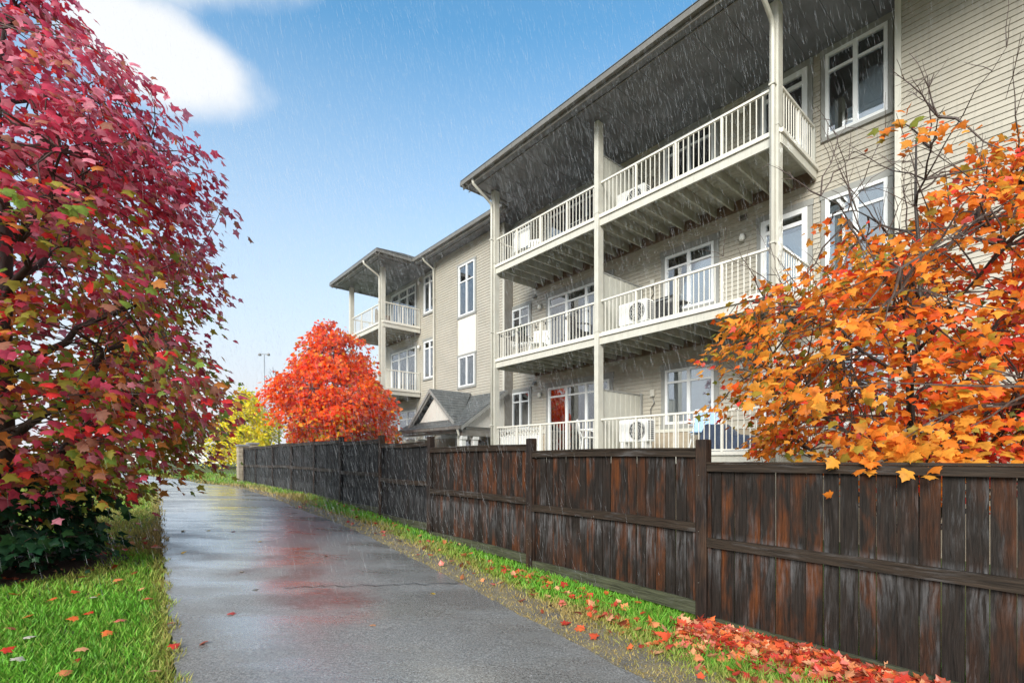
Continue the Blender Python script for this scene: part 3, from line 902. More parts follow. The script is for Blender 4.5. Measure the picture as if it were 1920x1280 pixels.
for zb in reversed(LV):
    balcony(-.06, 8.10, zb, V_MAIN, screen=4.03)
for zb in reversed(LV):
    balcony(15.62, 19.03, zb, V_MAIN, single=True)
for u, vv in ((0, 0), (4.03, 0), (8.03, 0), (15.69, 0), (18.97, 0)):
    w = .075 if u != 4.03 else .062
    p = MB().bbox(u - w, u + w, vv - .06, vv + .145, -.2, SOFF, .006).build('post', 'cream', BR)
    for zb in LV:
        MB().box(u - w - .006, u + w + .006, vv - .065, vv + .152, zb + .30, zb + .33).build('post_collar', 'cream', p)

def downspout(path, name='downspout'):
    mb = MB(); mb.tube(path, .042, 8)
    d = mb.build(name, 'cream', BR, True)
    for k in range(3):
        z = [2.6, 5.4, 8.2][k]
        MB().box(path[-1][0] - .052, path[-1][0] + .052, path[-1][1] - .052, path[-1][1] + .052, z, z + .03).build('pipe_clip', 'cream', d)
for u in (0.0, 8.03, 15.69):
    s = -1 if u == 0 else 1
    downspout([(u, .90, ZE - .14), (u, .87, ZE - .26), (u, .30, SOFF - .36), (u, .20, SOFF - .44), (u, .187, SOFF - .6), (u, .187, -.1)])
downspout([(13.78, -.78, ZE - .14), (13.78, -.85, ZE - .28), (13.80, V_BAY + .10, SOFF - .3), (13.80, V_BAY + .085, 4.0), (13.80, V_BAY + .085, 0)])

# wall lamps, vents, meter boxes
def wall_lamp(u, z, v=V_MAIN):
    l = MB().bbox(u - .05, u + .05, v + .015, v + .07, z - .06, z + .06, .01).build('wall_lamp', 'fascia', BR)
    MB().lathe((u, v + .11, z - .10), [(.03, 0), (.055, .02), (.06, .10), (.045, .15)], 12).build('lamp_shade', 'lamp_glass', l, True)
def wall_vent(u, z, v=V_MAIN):
    l = MB().bbox(u - .07, u + .07, v + .015, v + .05, z - .06, z + .06, .008).build('wall_vent', 'gutter', BR)
    MB().hexa([(u - .06, v + .05, z - .05), (u + .06, v + .05, z - .05), (u + .06, v + .11, z - .045), (u - .06, v + .11, z - .045),
               (u - .06, v + .05, z + .05), (u + .06, v + .05, z + .05), (u + .06, v + .06, z + .05), (u - .06, v + .06, z + .05)]).build('hood', 'gutter', l)
for k in range(3):
    o = 2.85 * k
    wall_lamp(7.86, 3.70 + o); wall_lamp(1.36, 3.70 + o); wall_vent(8.15, 4.10 + o); wall_vent(1.36, 4.14 + o)
    wall_lamp(15.62, 3.75 + o)
    b = MB().bbox(3.62, 3.74, V_MAIN + .02, V_MAIN + .08, 3.22 + o, 3.40 + o, .008).build('junction_box', 'cream', BR)
    MB().tube([(3.68, V_MAIN + .05, 3.22 + o), (3.62, V_MAIN + .06, 3.05 + o), (3.72, V_MAIN + .07, 2.9 + o), (3.72, V_MAIN + .06, 2.62 + o)], .012, 5).build('cable', 'dark_metal', b)
    for j, uu in enumerate((4.35, 4.62, 4.05)):
        MB().bbox(uu, uu + .16, V_MAIN + .018, V_MAIN + .03, 3.98 + o, 4.12 + o, .003).build('vent_cover', 'siding', BR)

# ---------------------------------------------------------------- entrance porch (part of the building)
def porch():
    u0, u1, vf, ze, zw = 9.15, 13.35, .52, 2.66, 3.95
    def quadstrip(mb, a, b, c, d, n):
        a, b, c, d = map(Vector, (a, b, c, d)); lo = Vector((0, 0, .014))
        for k in range(n):
            t0, t1 = k / n, min(1, (k + 1.04) / n)
            p, q = a.lerp(d, t0), b.lerp(c, t0)
            mb.quad(p + lo, q + lo, b.lerp(c, t1), a.lerp(d, t1)); mb.quad(p - lo * .3, q - lo * .3, q + lo, p + lo)
    roof = MB()
    quadstrip(roof, (u0, vf, ze), (u1, vf, ze), (u1 - .75, V_BAY + .03, zw), (u0, V_BAY + .03, zw), 14)
    quadstrip(roof, (u1, V_BAY + .03, ze), (u1, vf, ze), (u1 - .75, V_BAY + .03, zw), (u1 - .75, V_BAY + .03, zw), 10)
    roof.quad((u0, vf, ze - .03), (u0, V_BAY + .03, ze - .03), (u1, V_BAY + .03, ze - .03), (u1, vf, ze - .03))
    P = roof.build('porch', 'shingle', BR)
    # cross gable facing the path
    gu, gw, gz0, gz1, gv = 11.28, 1.52, 2.80, 4.06, .40
    for s in (-1, 1):
        g = MB()
        back = -1.38
        a, b = (gu + s * gw, gv, gz0), (gu, gv, gz1)
        c, d = (gu, back, gz1 + .01), (gu + s * .12, back, gz1 - .1)
        n = 12
        A, B_, C, D_ = Vector(a), Vector(b), Vector((gu, back, gz1)), Vector((gu + s * gw, gv - .22, gz0))
        for k in range(n):
            t0, t1 = k / n, min(1, (k + 1.04) / n); lo = Vector((0, 0, .016))
            p0, p1 = A.lerp(B_, t0), A.lerp(B_, t1); q0, q1 = D_.lerp(C, t0), D_.lerp(C, t1)
            if s > 0: p0, q0, q1, p1 = q0, p0, p1, q1
            g.quad(p0 + lo, q0 + lo, q1, p1); g.quad(p0 - lo * .4, q0 - lo * .4, q0 + lo, p0 + lo)
        g.build('gable_roof', 'shingle', P)
        # barge boards, two stepped
        for off, dz, th, m in ((.0, 0, .13, 'grey_trim'), (-.05, .10, .09, 'grey_trim')):
            MB().hexa([(gu + s * (gw - dz), gv + off - .03, gz0 - th + .02 - dz * .2), (gu, gv + off - .03, gz1 - th - dz), (gu, gv + off + .01, gz1 - th - dz), (gu + s * (gw - dz), gv + off + .01, gz0 - th + .02 - dz * .2),
                       (gu + s * (gw - dz), gv + off - .03, gz0 + .015), (gu, gv + off - .03, gz1 - .012 - dz), (gu, gv + off + .01, gz1 - .012 - dz), (gu + s * (gw - dz), gv + off + .01, gz0 + .015)][::1] if s < 0 else
                      [(gu, gv + off - .03, gz1 - th - dz), (gu + s * (gw - dz), gv + off - .03, gz0 - th + .02 - dz * .2), (gu + s * (gw - dz), gv + off + .01, gz0 - th + .02 - dz * .2), (gu, gv + off + .01, gz1 - th - dz),
                       (gu, gv + off - .03, gz1 - .012 - dz), (gu + s * (gw - dz), gv + off - .03, gz0 + .015), (gu + s * (gw - dz), gv + off + .01, gz0 + .015), (gu, gv + off + .01, gz1 - .012 - dz)]).build('barge_board', m, P)
    # board-and-batten gable infill, set back
    k = 0; u = gu - 1.1
    while u < gu + 1.1:
        a, b = u, u + .118
        za = gz1 - .24 - abs(a - gu) * .83; zb = gz1 - .24 - abs(b - gu) * .83
        zl = 2.93
        if max(za, zb) > zl:
            MB().hexa([(a, gv - .26, zl), (b, gv - .26, zl), (b, gv - .24 + .004 * (k % 2), zl), (a, gv - .24 + .004 * (k % 2), zl),
                       (a, gv - .26, max(zl, za)), (b, gv - .26, max(zl, zb)), (b, gv - .24 + .004 * (k % 2), max(zl, zb)), (a, gv - .24 + .004 * (k % 2), max(zl, za))]).build('gable_board', 'panel', P)
        u += .12; k += 1
    # near side: triangle of upright boards under the rake, rake board
    k = 0; v = vf - .32
    while v > V_BAY + .05:
        a, b = v, max(V_BAY + .04, v - .118); s = (zw - ze) / (vf - V_BAY)
        zt0, zt1 = ze + (vf - a) * s - .10, ze + (vf - b) * s - .10
        MB().hexa([(u0 + .16, b, 2.56), (u0 + .18 + .004 * (k % 2), b, 2.56), (u0 + .18 + .004 * (k % 2), a, 2.56), (u0 + .16, a, 2.56),
                   (u0 + .16, b, zt1), (u0 + .18 + .004 * (k % 2), b, zt1), (u0 + .18 + .004 * (k % 2), a, zt0), (u0 + .16, a, zt0)]).build('gable_board', 'panel', P)
        v -= .12; k += 1
    MB().hexa([(u0 - .03, V_BAY + .03, zw - .14), (u0, V_BAY + .03, zw - .14), (u0, vf, ze - .14), (u0 - .03, vf, ze - .14),
               (u0 - .03, V_BAY + .03, zw - .015), (u0, V_BAY + .03, zw - .015), (u0, vf, ze - .015), (u0 - .03, vf, ze - .015)]).build('rake_board', 'grey_trim', P)
    MB().box(u0, u1, vf - .02, vf + .01, ze - .15, ze - .035).build('fascia', 'fascia', P)
    MB().box(u0 - .02, u1 + .02, vf + .012, vf + .10, ze - .11, ze - .02).build('gutter', 'gutter', P)
    MB().box(u0 + .1, u1 - .2, vf - .38, vf - .10, ze - .22, ze - .152).build('beam', 'fascia', P)
    MB().box(u0 + .08, u0 + .26, V_BAY + .07, vf - .1, 2.34, 2.55).build('beam', 'fascia', P)
    for (u, v) in ((9.36, .34), (9.36, -.14), (12.75, .34), (12.75, -.14)):
        q = MB().bbox(u - .09, u + .09, v - .09, v + .09, -.1, 2.34, .012).build('porch_post', 'white_plastic', P)
        MB().bbox(u - .12, u + .12, v - .12, v + .12, 2.22, 2.335, .01).build('capital', 'white_plastic', q)
    MB().tube([(9.3, vf + .06, ze - .1), (9.3, vf + .0, ze - .3), (9.42, vf - .06, ze - .42), (9.47, .34, .0)], .035, 7).build('downspout', 'cream', P)
    # entrance: glazed doors in the bay behind
    MB().box(10.3, 11.7, V_BAY + .05, V_BAY + .07, .2, 2.25).build('entry_door', 'glass', P)
    MB().box(10.2, 10.3, V_BAY + .046, V_BAY + .10, .2, 2.3).box(11.7, 11.8, V_BAY + .046, V_BAY + .10, .2, 2.3).box(10.98, 11.04, V_BAY + .046, V_BAY + .10, .2, 2.25).build('entry_frame', 'fascia', P)
porch()

# ================================================================== FENCE
F_Y = [.77, 2.77, 4.77, 6.77, 8.97, 10.66, 12.6, 14.3, 16.2, 18.2, 20.5, 22.45]
F_TOP = [1.45, 1.55, 1.69, 1.785, 1.915, 2.02, 2.075, 2.09, 2.10, 2.10, 2.10]
F_BOT = [-.03, -.02, .105, .175, .325, .44, .46, .49, .485, .47, .45]
FX = [(y - 4.77) / FD[1] for y in F_Y]
FR = link('wooden_fence', None, loc=(1.885, 4.77, 0), rot=(0, 0, math.atan2(FD[1], FD[0])))
tag(FR, 'long dark wet cedar plank fence stepping up beside the asphalt path', 'fence')
# local: x along the fence, y to the path side (left of travel direction)
def plank_mesh(mat):
    mb = MB().box(-.5, .5, -.007, .007, 0, 1)
    return mb.mesh('plank', M[mat])
PL_NEAR, PL_FAR = plank_mesh('plank'), plank_mesh('plank_far')
for i in range(len(FX) - 1):
    x0, x1, zb, zt = FX[i] + .06, FX[i + 1] - .06, F_BOT[i], F_TOP[i]
    near = i < 4
    wd = .121; n = int((x1 - x0) / wd); wd = (x1 - x0) / n
    for k in range(n):
        gap = random.choice([.002, .003, .005, .010, .015, .020]) if i == 1 else random.choice([.0015, .002, .003, .006, .009, .013]) if i < 3 else random.choice([.001, .002, .004, .007])
        link('plank', PL_NEAR if near else PL_FAR, FR, loc=(x0 + wd * (k + .5), random.uniform(-.004, .004), zb + .06),
             rot=(random.uniform(-.004, .004), random.uniform(-.004, .004), random.uniform(-.03, .03)), scale=(wd - gap, 1, zt - .05 - zb - .06 + random.uniform(-.006, .004)))
    sag = random.uniform(-.028, .02)
    def rail(name, za, zc, y0, y1, mat):
        mb = MB(); N = 6
        for k in range(N):
            a, b = x0 + (x1 - x0) * k / N, x0 + (x1 - x0) * (k + 1) / N
            fa, fb = sag * math.sin(math.pi * k / N), sag * math.sin(math.pi * (k + 1) / N)
            mb.hexa([(a, y0, za + fa), (b, y0, za + fb), (b, y1, za + fb), (a, y1, za + fa), (a, y0, zc + fa), (b, y0, zc + fb), (b, y1, zc + fb), (a, y1, zc + fa)])
        mb.build(name, mat, FR)
    rail('top_rail', zt - .07, zt, .012, .052, 'fence_rail')
    rail('cap_board', zt + .001, zt + .02, -.045, .062, 'fence_rail')
    mid = zb + .50 * (zt - zb) + .03
    rail('mid_rail', mid - .045, mid + .045, .012, .055, 'fence_rail')
    rail('kickboard', zb - .04, zb + .095, .012, .042, 'kick')
    rail('back_rail', zt - .07, zt - .005, -.045, -.012, 'fence_rail')
    for xx in (x0 + .018, x1 - .018):
        MB().box(xx - .016, xx + .016, .0125, .036, zb + .08, zt - .09).build('edge_batten', 'plank' if near else 'plank_far', FR)
for i, x in enumerate(FX):
    zt = max(F_TOP[max(0, i - 1)], F_TOP[min(i, len(F_TOP) - 1)]) + (.10 if i < 7 else .03)
    zb = min(F_BOT[max(0, i - 1)], F_BOT[min(i, len(F_BOT) - 1)]) - .25
    p = MB().bbox(x - .056, x + .056, -.05, .062, zb, zt, .007).build('post', 'fence_post', FR)
    for z in (zt - .35, zt - .9, zt - 1.4):
        MB().lathe((x + .02, .063, z), [(.006, 0), (.006, .004)], 6).build('nail_head', 'gutter', p)

# stone gate pillars at the far end of the fence
def pillar(x, y, top, label):
    z0 = float(gz(x, y)) - .1
    R = link('stone_pillar', None, loc=(x, y, 0), rot=(0, 0, math.atan2(FD[1], FD[0])))
    tag(R, label, 'pillar')
    MB().box(-.20, .20, -.20, .20, z0, top - .10).build('core', 'masonry', R)
    zz = z0 + .05; r = 0
    while zz < top - .16:
        h = min(random.uniform(.13, .2), top - .10 - zz)
        for face in range(4):
            c, s = [(0, 1), (1, 0), (0, -1), (-1, 0)][face]
            sp = random.uniform(-.07, .07) * (1 if r % 2 else -1)
            for a, b in ((-.215, sp - .006), (sp + .006, .215)):
                d = .216 + random.uniform(0, .014)
                if c == 0: MB().bbox(a, b, s * .19, s * d, zz, zz + h - .012, .006).build('stone', 'masonry', R)
                else: MB().bbox(c * .19, c * (d + .003), a + .004, b - .004, zz, zz + h - .012, .006).build('stone', 'masonry', R)
        zz += h; r += 1
    MB().bbox(-.27, .27, -.27, .27, top - .10, top, .02).build('cap', 'far_roof', R)
def fence_pt(y, off=0):
    x = 1.885 - .8055 * (y - 4.77)
    return x - FN[0] * off, y - FN[1] * off
pillar(*fence_pt(22.85, 0), 2.28, 'tan stone block pillar ending the dark fence, standing on the grass')
pillar(-13.1, 24.5, 2.42, 'stone pillar mostly hidden behind the dark fence, only its cap showing')

# ================================================================== TREES
LEAF_HI_V = [(0, .0), (.10, -.05), (.30, -.10), (.44, -.02), (.34, .12), (.46, .22), (.62, .40), (.42, .40), (.30, .47), (.33, .62), (.20, .70), (.10, .82), (0, 1.02)]
def leaf_template(hi=True):
    half = LEAF_HI_V if hi else [(0, 0), (.32, -.06), (.34, .16), (.58, .38), (.28, .48), (0, 1.0)]
    out = [(x, y) for x, y in half] + [(-x, y) for x, y in half[-2:0:-1]]
    V = [(0, .34, .05)] + [(x, y, -.20 * abs(x) - .22 * max(0, y - .4) ** 1.5) for x, y in out]
    n = len(out)
    T = [(0, 1 + i, 1 + (i + 1) % n) for i in range(n)]
    return np.array(V, np.float32), np.array(T, np.int32)
LEAF_HI, LEAF_LO = leaf_template(True), leaf_template(False)
LEAF_XS = (np.array([(0, 0, 0), (.5, .35, -.08), (0, 1, -.15), (-.5, .35, -.08)], np.float32), np.array([(0, 1, 2), (0, 2, 3)], np.int32))

def nrmz(a): return a / np.maximum(1e-9, np.linalg.norm(a, axis=-1, keepdims=True))
def leaf_frames(tip, up):
    y = nrmz(tip); x = nrmz(np.cross(y, up)); z = np.cross(x, y)
    return np.stack([x, y, z], -1)                      # columns
def leaves_mesh(name, pos, fr, size, col, tpl, mat):
    V, T = tpl
    W = np.einsum('nij,kj->nki', fr, V) * size[:, None, None] + pos[:, None, :]
    k = len(V)
    F = (T[None] + (np.arange(len(pos)) * k)[:, None, None]).reshape(-1, 3)
    shade = np.ones((1, k, 1), np.float32)
    C = np.repeat(col[:, None, :], k, 1) * shade
    return np_mesh(name, W.reshape(-1, 3), F, C.reshape(-1, 3), mat)

def vnoise(p, s, seed=0):
    """cheap smooth noise from sines, -1..1"""
    r = np.random.default_rng(seed); out = 0
    for k in range(5):
        d = r.normal(size=3) * s * (1 + .5 * k); ph = r.uniform(0, 7)
        out = out + np.sin(p @ d + ph) / (1 + .4 * k)
    return out / 2.6

def curve_pts(a, b, n=7, lift=.25, wob=.06):
    a, b = Vector(a), Vector(b); L = (b - a).length
    out = []
    ph = random.uniform(0, 6)
    for k in range(n):
        t = k / (n - 1); p = a.lerp(b, t)
        p.z += lift * L * math.sin(math.pi * t) * .5
        if 0 < k < n - 1:
            p += Vector((math.sin(ph + k * 2.1), math.cos(ph + k * 1.7), math.sin(ph * 2 + k))) * wob * L * .3
        out.append(p)
    return out

def make_tree(name, label, base, top, r_prof, n_cl, per, size, palette, tpl=LEAF_LO, spread=.38, limbs=14, trunk_r=.13, single=0,
              shell=.42, droop=.5, group=None, lean=(0, 0), bare=0, keep=None, cat='tree', lo_h=None, twig_mat='twig', bare_dir=None, seed=1, rag=.16, extra=(), drop=None):
    rg = np.random.default_rng(seed)
    bz = float(gz(base[0], base[1]))
    R = link(name, None, loc=(base[0], base[1], bz))
    tag(R, label, cat, group)
    B0 = np.array([base[0], base[1], bz])
    zs = [z for z, _ in r_prof]; rs = [r for _, r in r_prof]
    # trunk (local coordinates)
    H = top - bz
    tp = []; tr = []
    for k in range(9):
        t = k / 8
        tp.append((lean[0] * t * H + .05 * math.sin(k * 1.3 + seed), lean[1] * t * H + .05 * math.cos(k * 1.9 + seed), -.15 + t * (H * .88 + .15)))
        tr.append(trunk_r * (1.25 if k == 0 else 1) * (1 - .86 * t))
    MB().tube(tp, tr, 10).build('trunk', 'bark', R, True)
    def trunk_at(z):
        t = min(1, max(0, (z - bz) / (H * .88)))
        i = min(7, int(t * 8)); f = t * 8 - i
        return Vector(tp[i]).lerp(Vector(tp[i + 1]), f)
    # cluster centres in world coordinates
    cs = []
    while len(cs) < n_cl:
        z = rg.uniform(zs[0], zs[-1]); a = rg.uniform(0, 2 * math.pi)
        rmax = np.interp(z, zs, rs)
        if rg.uniform() > (rmax / max(rs)) ** 1.3: continue
        rr = rmax * (shell + (1 - shell) * rg.uniform() ** .6)
        rr *= 1 + rag * math.sin(3 * a + z * 1.7 + seed) + rag * .7 * math.sin(7 * a + z * 3.1)
        p = np.array([base[0] + lean[0] * (z - bz) + rr * math.cos(a), base[1] + lean[1] * (z - bz) + rr * math.sin(a), z])
        if keep is not None and not keep(p, rg): continue
        cs.append(p)
    cs = np.array(cs + [np.array(e, float) for e in extra])
    # limbs toward spread-out directions
    limb_pts = []
    for k in range(limbs):
        a = 2.4 * k + seed; t = (k + .5) / limbs
        z = zs[0] + (zs[-1] - zs[0]) * (.08 + .85 * t)
        rm = np.interp(z, zs, rs) * .82
        end = Vector((lean[0] * (z - bz) + rm * math.cos(a), lean[1] * (z - bz) + rm * math.sin(a), z - bz))
        st = trunk_at(max(bz + .35 * (lo_h or 1), z - rm * .75))
        pts = curve_pts(st, end, 8, .12, .10)
        r0 = trunk_r * (.50 - .28 * t)
        MB().tube(pts, [r0 * (1 - .82 * i / 7) for i in range(8)], 6).build('limb', 'bark', R, True)
        limb_pts += pts[1:]
    LP = np.array([tuple(p) for p in limb_pts])
    tw = MB()
    for c in cs:
        l = c - B0
        order = np.argsort(((LP - l) ** 2).sum(1) + .6 * np.maximum(0, LP[:, 2] - l[2]) ** 2)
        i = int(order[rg.integers(0, 7)])
        pts = curve_pts(LP[i], l, 5, .10, .14)
        tw.tube(pts, [.013, .011, .008, .006, .004], 4, False)
    for k in range(bare):                           # leafless shoots reaching out of the crown
        l = LP[rg.integers(len(LP))]
        dirv = Vector(bare_dir(rg)) if bare_dir else Vector((rg.normal() * .5, rg.normal() * .5, 1))
        dirv.normalize(); L = rg.uniform(.5, 1.5)
        pts = curve_pts(l, Vector(l) + dirv * L, 7, .05, .10)
        tw.tube(pts, [.008 * (1 - .8 * i / 6) for i in range(7)], 4, False)
        for j in range(rg.integers(3, 7)):
            s = pts[rg.integers(2, 7)]
            d2 = (dirv + Vector(rg.normal(size=3)) * .7).normalized()
            p2 = curve_pts(s, s + d2 * L * rg.uniform(.15, .45), 4, .05, .1)
            tw.tube(p2, [.004, .0033, .0026, .0018], 3, False)
    t_ = tw.build('twigs', twig_mat, R); t_['kind'] = 'stuff'
    # leaves
    N = len(cs) * per
    ci = np.repeat(np.arange(len(cs)), per)
    axis = np.array([base[0], base[1], 0])
    outw = cs - axis; outw[:, 2] = 0; outw = nrmz(outw)
    tilt = rg.uniform(.15, .6, len(cs))[:, None]
    nrm = nrmz(np.array([[0, 0, 1.0]]) + outw * tilt + rg.normal(0, .16, (len(cs), 3)))
    e1 = nrmz(np.cross(nrm, rg.normal(size=(len(cs), 3)))); e2 = np.cross(nrm, e1)
    th = rg.uniform(0, 2 * np.pi, N); rad = spread * np.sqrt(rg.uniform(0, 1, N)) * rg.uniform(.7, 1.25, N)
    pos = cs[ci] + e1[ci] * (rad * np.cos(th))[:, None] + e2[ci] * (rad * np.sin(th))[:, None] + nrm[ci] * rg.normal(0, spread * .22, N)[:, None]
    pos[:, 2] -= .55 * rad ** 2 / spread
    tipd = nrmz(outw[ci] * .8 + e1[ci] * np.cos(th)[:, None] * .8 + e2[ci] * np.sin(th)[:, None] * .8 + rg.normal(0, .45, (N, 3)) + np.array([[0, 0, -droop]]))
    upv = nrmz(nrm[ci] * .55 + outw[ci] * .85 + rg.normal(0, .38, (N, 3)))
    fr = leaf_frames(tipd, upv)
    sz = size * rg.uniform(.5, 1.3, N)
    col = palette(pos, cs[ci], rg)
    if drop is not None:
        ok = ~(drop(pos) & (ci < n_cl))
        pos, fr, sz, col = pos[ok], fr[ok], sz[ok], col[ok]; N = len(pos)
    lo = pos - B0
    sel = np.zeros(N, bool)
    if single:
        X = pos[:, 0] / np.maximum(.2, pos[:, 1]) * F_PX + 960; Yp = 860 - (pos[:, 2] - CAM_H) / np.maximum(.2, pos[:, 1]) * F_PX
        inview = (X > 0) & (X < 1920) & (Yp > 0) & (Yp < 1280) & (pos[:, 1] > .5)
        d = np.where(inview, np.linalg.norm(pos - np.array([0, 0, CAM_H]), axis=1), 1e9)
        sel[np.argsort(d)[:single]] = True
        ids = np.nonzero(sel)[0]
        groups = 12
        for g in range(groups):
            sub = ids[g::groups]
            if not len(sub): continue
            me = leaves_mesh('leaf', np.zeros((1, 3)), np.eye(3)[None], np.ones(1), col[sub[:1]], LEAF_HI, M['leaf'])
            for i in sub:
                o = link('leaf', me, R)
                m = Matrix(fr[i].tolist()).to_4x4()
                o.matrix_local = Matrix.Translation(lo[i]) @ m @ Matrix.Scale(float(sz[i]), 4)
    rest = ~sel
    cr = link('crown', leaves_mesh('crown', lo[rest], fr[rest], sz[rest], col[rest], tpl, M['leaf']), R)
    cr['kind'] = 'stuff'
    return R

def pick(rg, cols, w, n):
    w = np.asarray(w, float)
    if w.ndim == 1: w = np.repeat(w[None], n, 0)
    w = np.maximum(w, 0); w = w / w.sum(1, keepdims=True)
    c = np.cumsum(w, 1); r = rg.uniform(size=(n, 1))
    idx = (r > c).sum(1).clip(0, len(cols) - 1)
    return np.array(cols)[idx]

def pal_maple(pos, cl, rg):
    n = len(pos); z = cl[:, 2]
    n1, n2 = vnoise(cl, 1.0, 3), vnoise(cl, 1.6, 9)
    rr = np.hypot(cl[:, 0] + 6.62, cl[:, 1] - 6.3)
    hi = np.clip((z - 3.6) / 1.4, 0, 1); outer = np.clip((rr - 1.6) / 1.0, 0, 1)
    cols = [(.58, .07, .13), (.70, .24, .31), (.32, .055, .085), (.78, .05, .05), (.36, .32, .05), (.22, .34, .06), (.62, .24, .06), (.88, .11, .18), (.42, .18, .12)]
    near = np.clip((4.6 - np.hypot(cl[:, 0], cl[:, 1])) / .8, 0, 1) * (z > 1.7) * (z < 2.4)
    low = 1 - hi
    w = np.stack([.5 + 1.0 * hi, .35 + 1.5 * hi * np.clip(.8 + n1, 0, 2), .12 + .6 * outer * (.4 + .6 * hi), .16 + .7 * np.clip(n2, 0, 1), low * (2.1 - .9 * outer) * np.clip(.75 + n1, 0, 2),
                  low * 1.2 * np.clip(.6 + n1, 0, 2) * (1.2 - .8 * outer), low * .9 * np.clip(.8 + n2, 0, 2) + .05, near * 4 + np.clip(n2 - .45, 0, 1) * 1.5 * (z < 3), .3 + .5 * outer], 1)
    return np.clip(pick(rg, cols, w, n) * 1.22 * rg.uniform(.75, 1.2, (n, 1)), 0, .95)
def pal_orange(pos, cl, rg):
    n = len(pos)
    n1, n2 = vnoise(cl, 1.5, 5), vnoise(cl, 1.1, 8)
    right = np.clip((cl[:, 0] - 4.0) / 1.6, -1, 1)
    cols = [(.86, .25, .03), (.88, .38, .05), (.85, .14, .025), (.90, .08, .05), (.42, .30, .04), (.24, .26, .04), (.93, .17, .13)]
    w = np.stack([np.full(n, 1.0), .7 - .6 * right + .3 * n1, .8 + .6 * right, .10 + np.clip(1.6 * right + .6 * n2 - .9 * (cl[:, 2] - 2.6), 0, 3) * (cl[:, 0] > 3.6), np.clip(.35 - .4 * n1, 0, 1), np.clip(.15 - .5 * n1, 0, 1), .05 + np.clip(right * 1.2 + n2 * .4 - .5 * (cl[:, 2] - 2.6), 0, 1.6) * (cl[:, 0] > 3.6)], 1)
    return pick(rg, cols, w, n) * rg.uniform(.75, 1.2, (n, 1))
def pal_red(pos, cl, rg):
    n = len(pos); z = cl[:, 2]; lowp = np.clip((3.3 - z) / 1.4, 0, 1)
    right = np.clip((cl[:, 0] + 6.4) / 2, -1, 1)
    cols = [(.95, .15, .02), (.95, .085, .02), (.95, .24, .025), (.90, .42, .03), (.60, .46, .03), (.6, .05, .03)]
    w = np.stack([np.full(n, 1.2), .9 - .3 * lowp, .7 + .3 * right, .15 + 1.0 * lowp, .03 + lowp * (1.3 + 1.1 * right), .05 + .6 * np.clip((z - 5.3), 0, 1)], 1)
    return pick(rg, cols, w, n) * rg.uniform(.8, 1.2, (n, 1))
def pal_yellow(pos, cl, rg):
    n = len(pos)
    return pick(rg, [(.92, .74, .02), (.86, .78, .03), (.62, .68, .04), (.95, .66, .02)], [1, .9, .5, .4], n) * rg.uniform(.8, 1.2, (n, 1))
def pal_green(pos, cl, rg):
    n = len(pos)
    return pick(rg, [(.022, .085, .042), (.035, .11, .05), (.05, .14, .045), (.015, .05, .03)], [1, 1, .4, .8], n) * rg.uniform(.7, 1.25, (n, 1))
def pal_lime(pos, cl, rg):
    n = len(pos)
    return pick(rg, [(.20, .32, .05), (.13, .24, .04), (.30, .36, .06)], [1, 1, .5], n) * rg.uniform(.8, 1.2, (n, 1))

make_tree('red_maple_tree', 'big crimson and olive maple in mulch bed, branches drooping over the path', (-6.62, 6.3), 8.4,
          [(1.2, 1.2), (1.5, 1.9), (1.8, 2.2), (2.4, 2.5), (2.8, 2.6), (3.4, 2.4), (4.1, 2.4), (5.4, 2.42), (6.0, 2.0), (6.6, 1.55), (7.4, .9), (8.3, .35)],
          700, 34, .115, pal_maple, LEAF_LO, .40, 18, .15, 298, .50, .75, seed=3, rag=.08)

def keep_orange(p, rg):
    # thin towards the upper left, where the shoots are bare
    px = p[0] / p[1] * F_PX + 960; py = 860 - (p[2] - CAM_H) / p[1] * F_PX
    t = (py - (300 + (1720 - px) * .75)) / 120
    return rg.uniform() < np.clip(t, .05 if py > 200 else 0, 1)
make_tree('orange_maple_tree', 'orange and red maple behind the fence with bare shoots above its crown', (4.25, 5.1), 5.6,
          [(1.30, .45), (1.55, 1.35), (1.95, 1.9), (2.3, 2.0), (3.0, 1.9), (3.6, 1.75), (4.2, 1.5), (4.8, .9), (5.2, .4)],
          400, 29, .084, pal_orange, LEAF_LO, .27, 16, .06, 298, .40, .45, bare=95, keep=keep_orange,
          bare_dir=lambda rg: (rg.normal() * .6 - .25, rg.normal() * .4, rg.uniform(.35, 1.1)), seed=6,
          extra=[(2.95, 3.68, 1.74), (3.2, 3.62, 1.76), (2.74, 3.74, 1.76), (3.4, 3.6, 1.84), (3.0, 3.6, 1.66)],
          drop=lambda p: (p @ np.array([FN[0], FN[1], 0]) < FENCE_W + .08) & (p[:, 2] < 1.9))

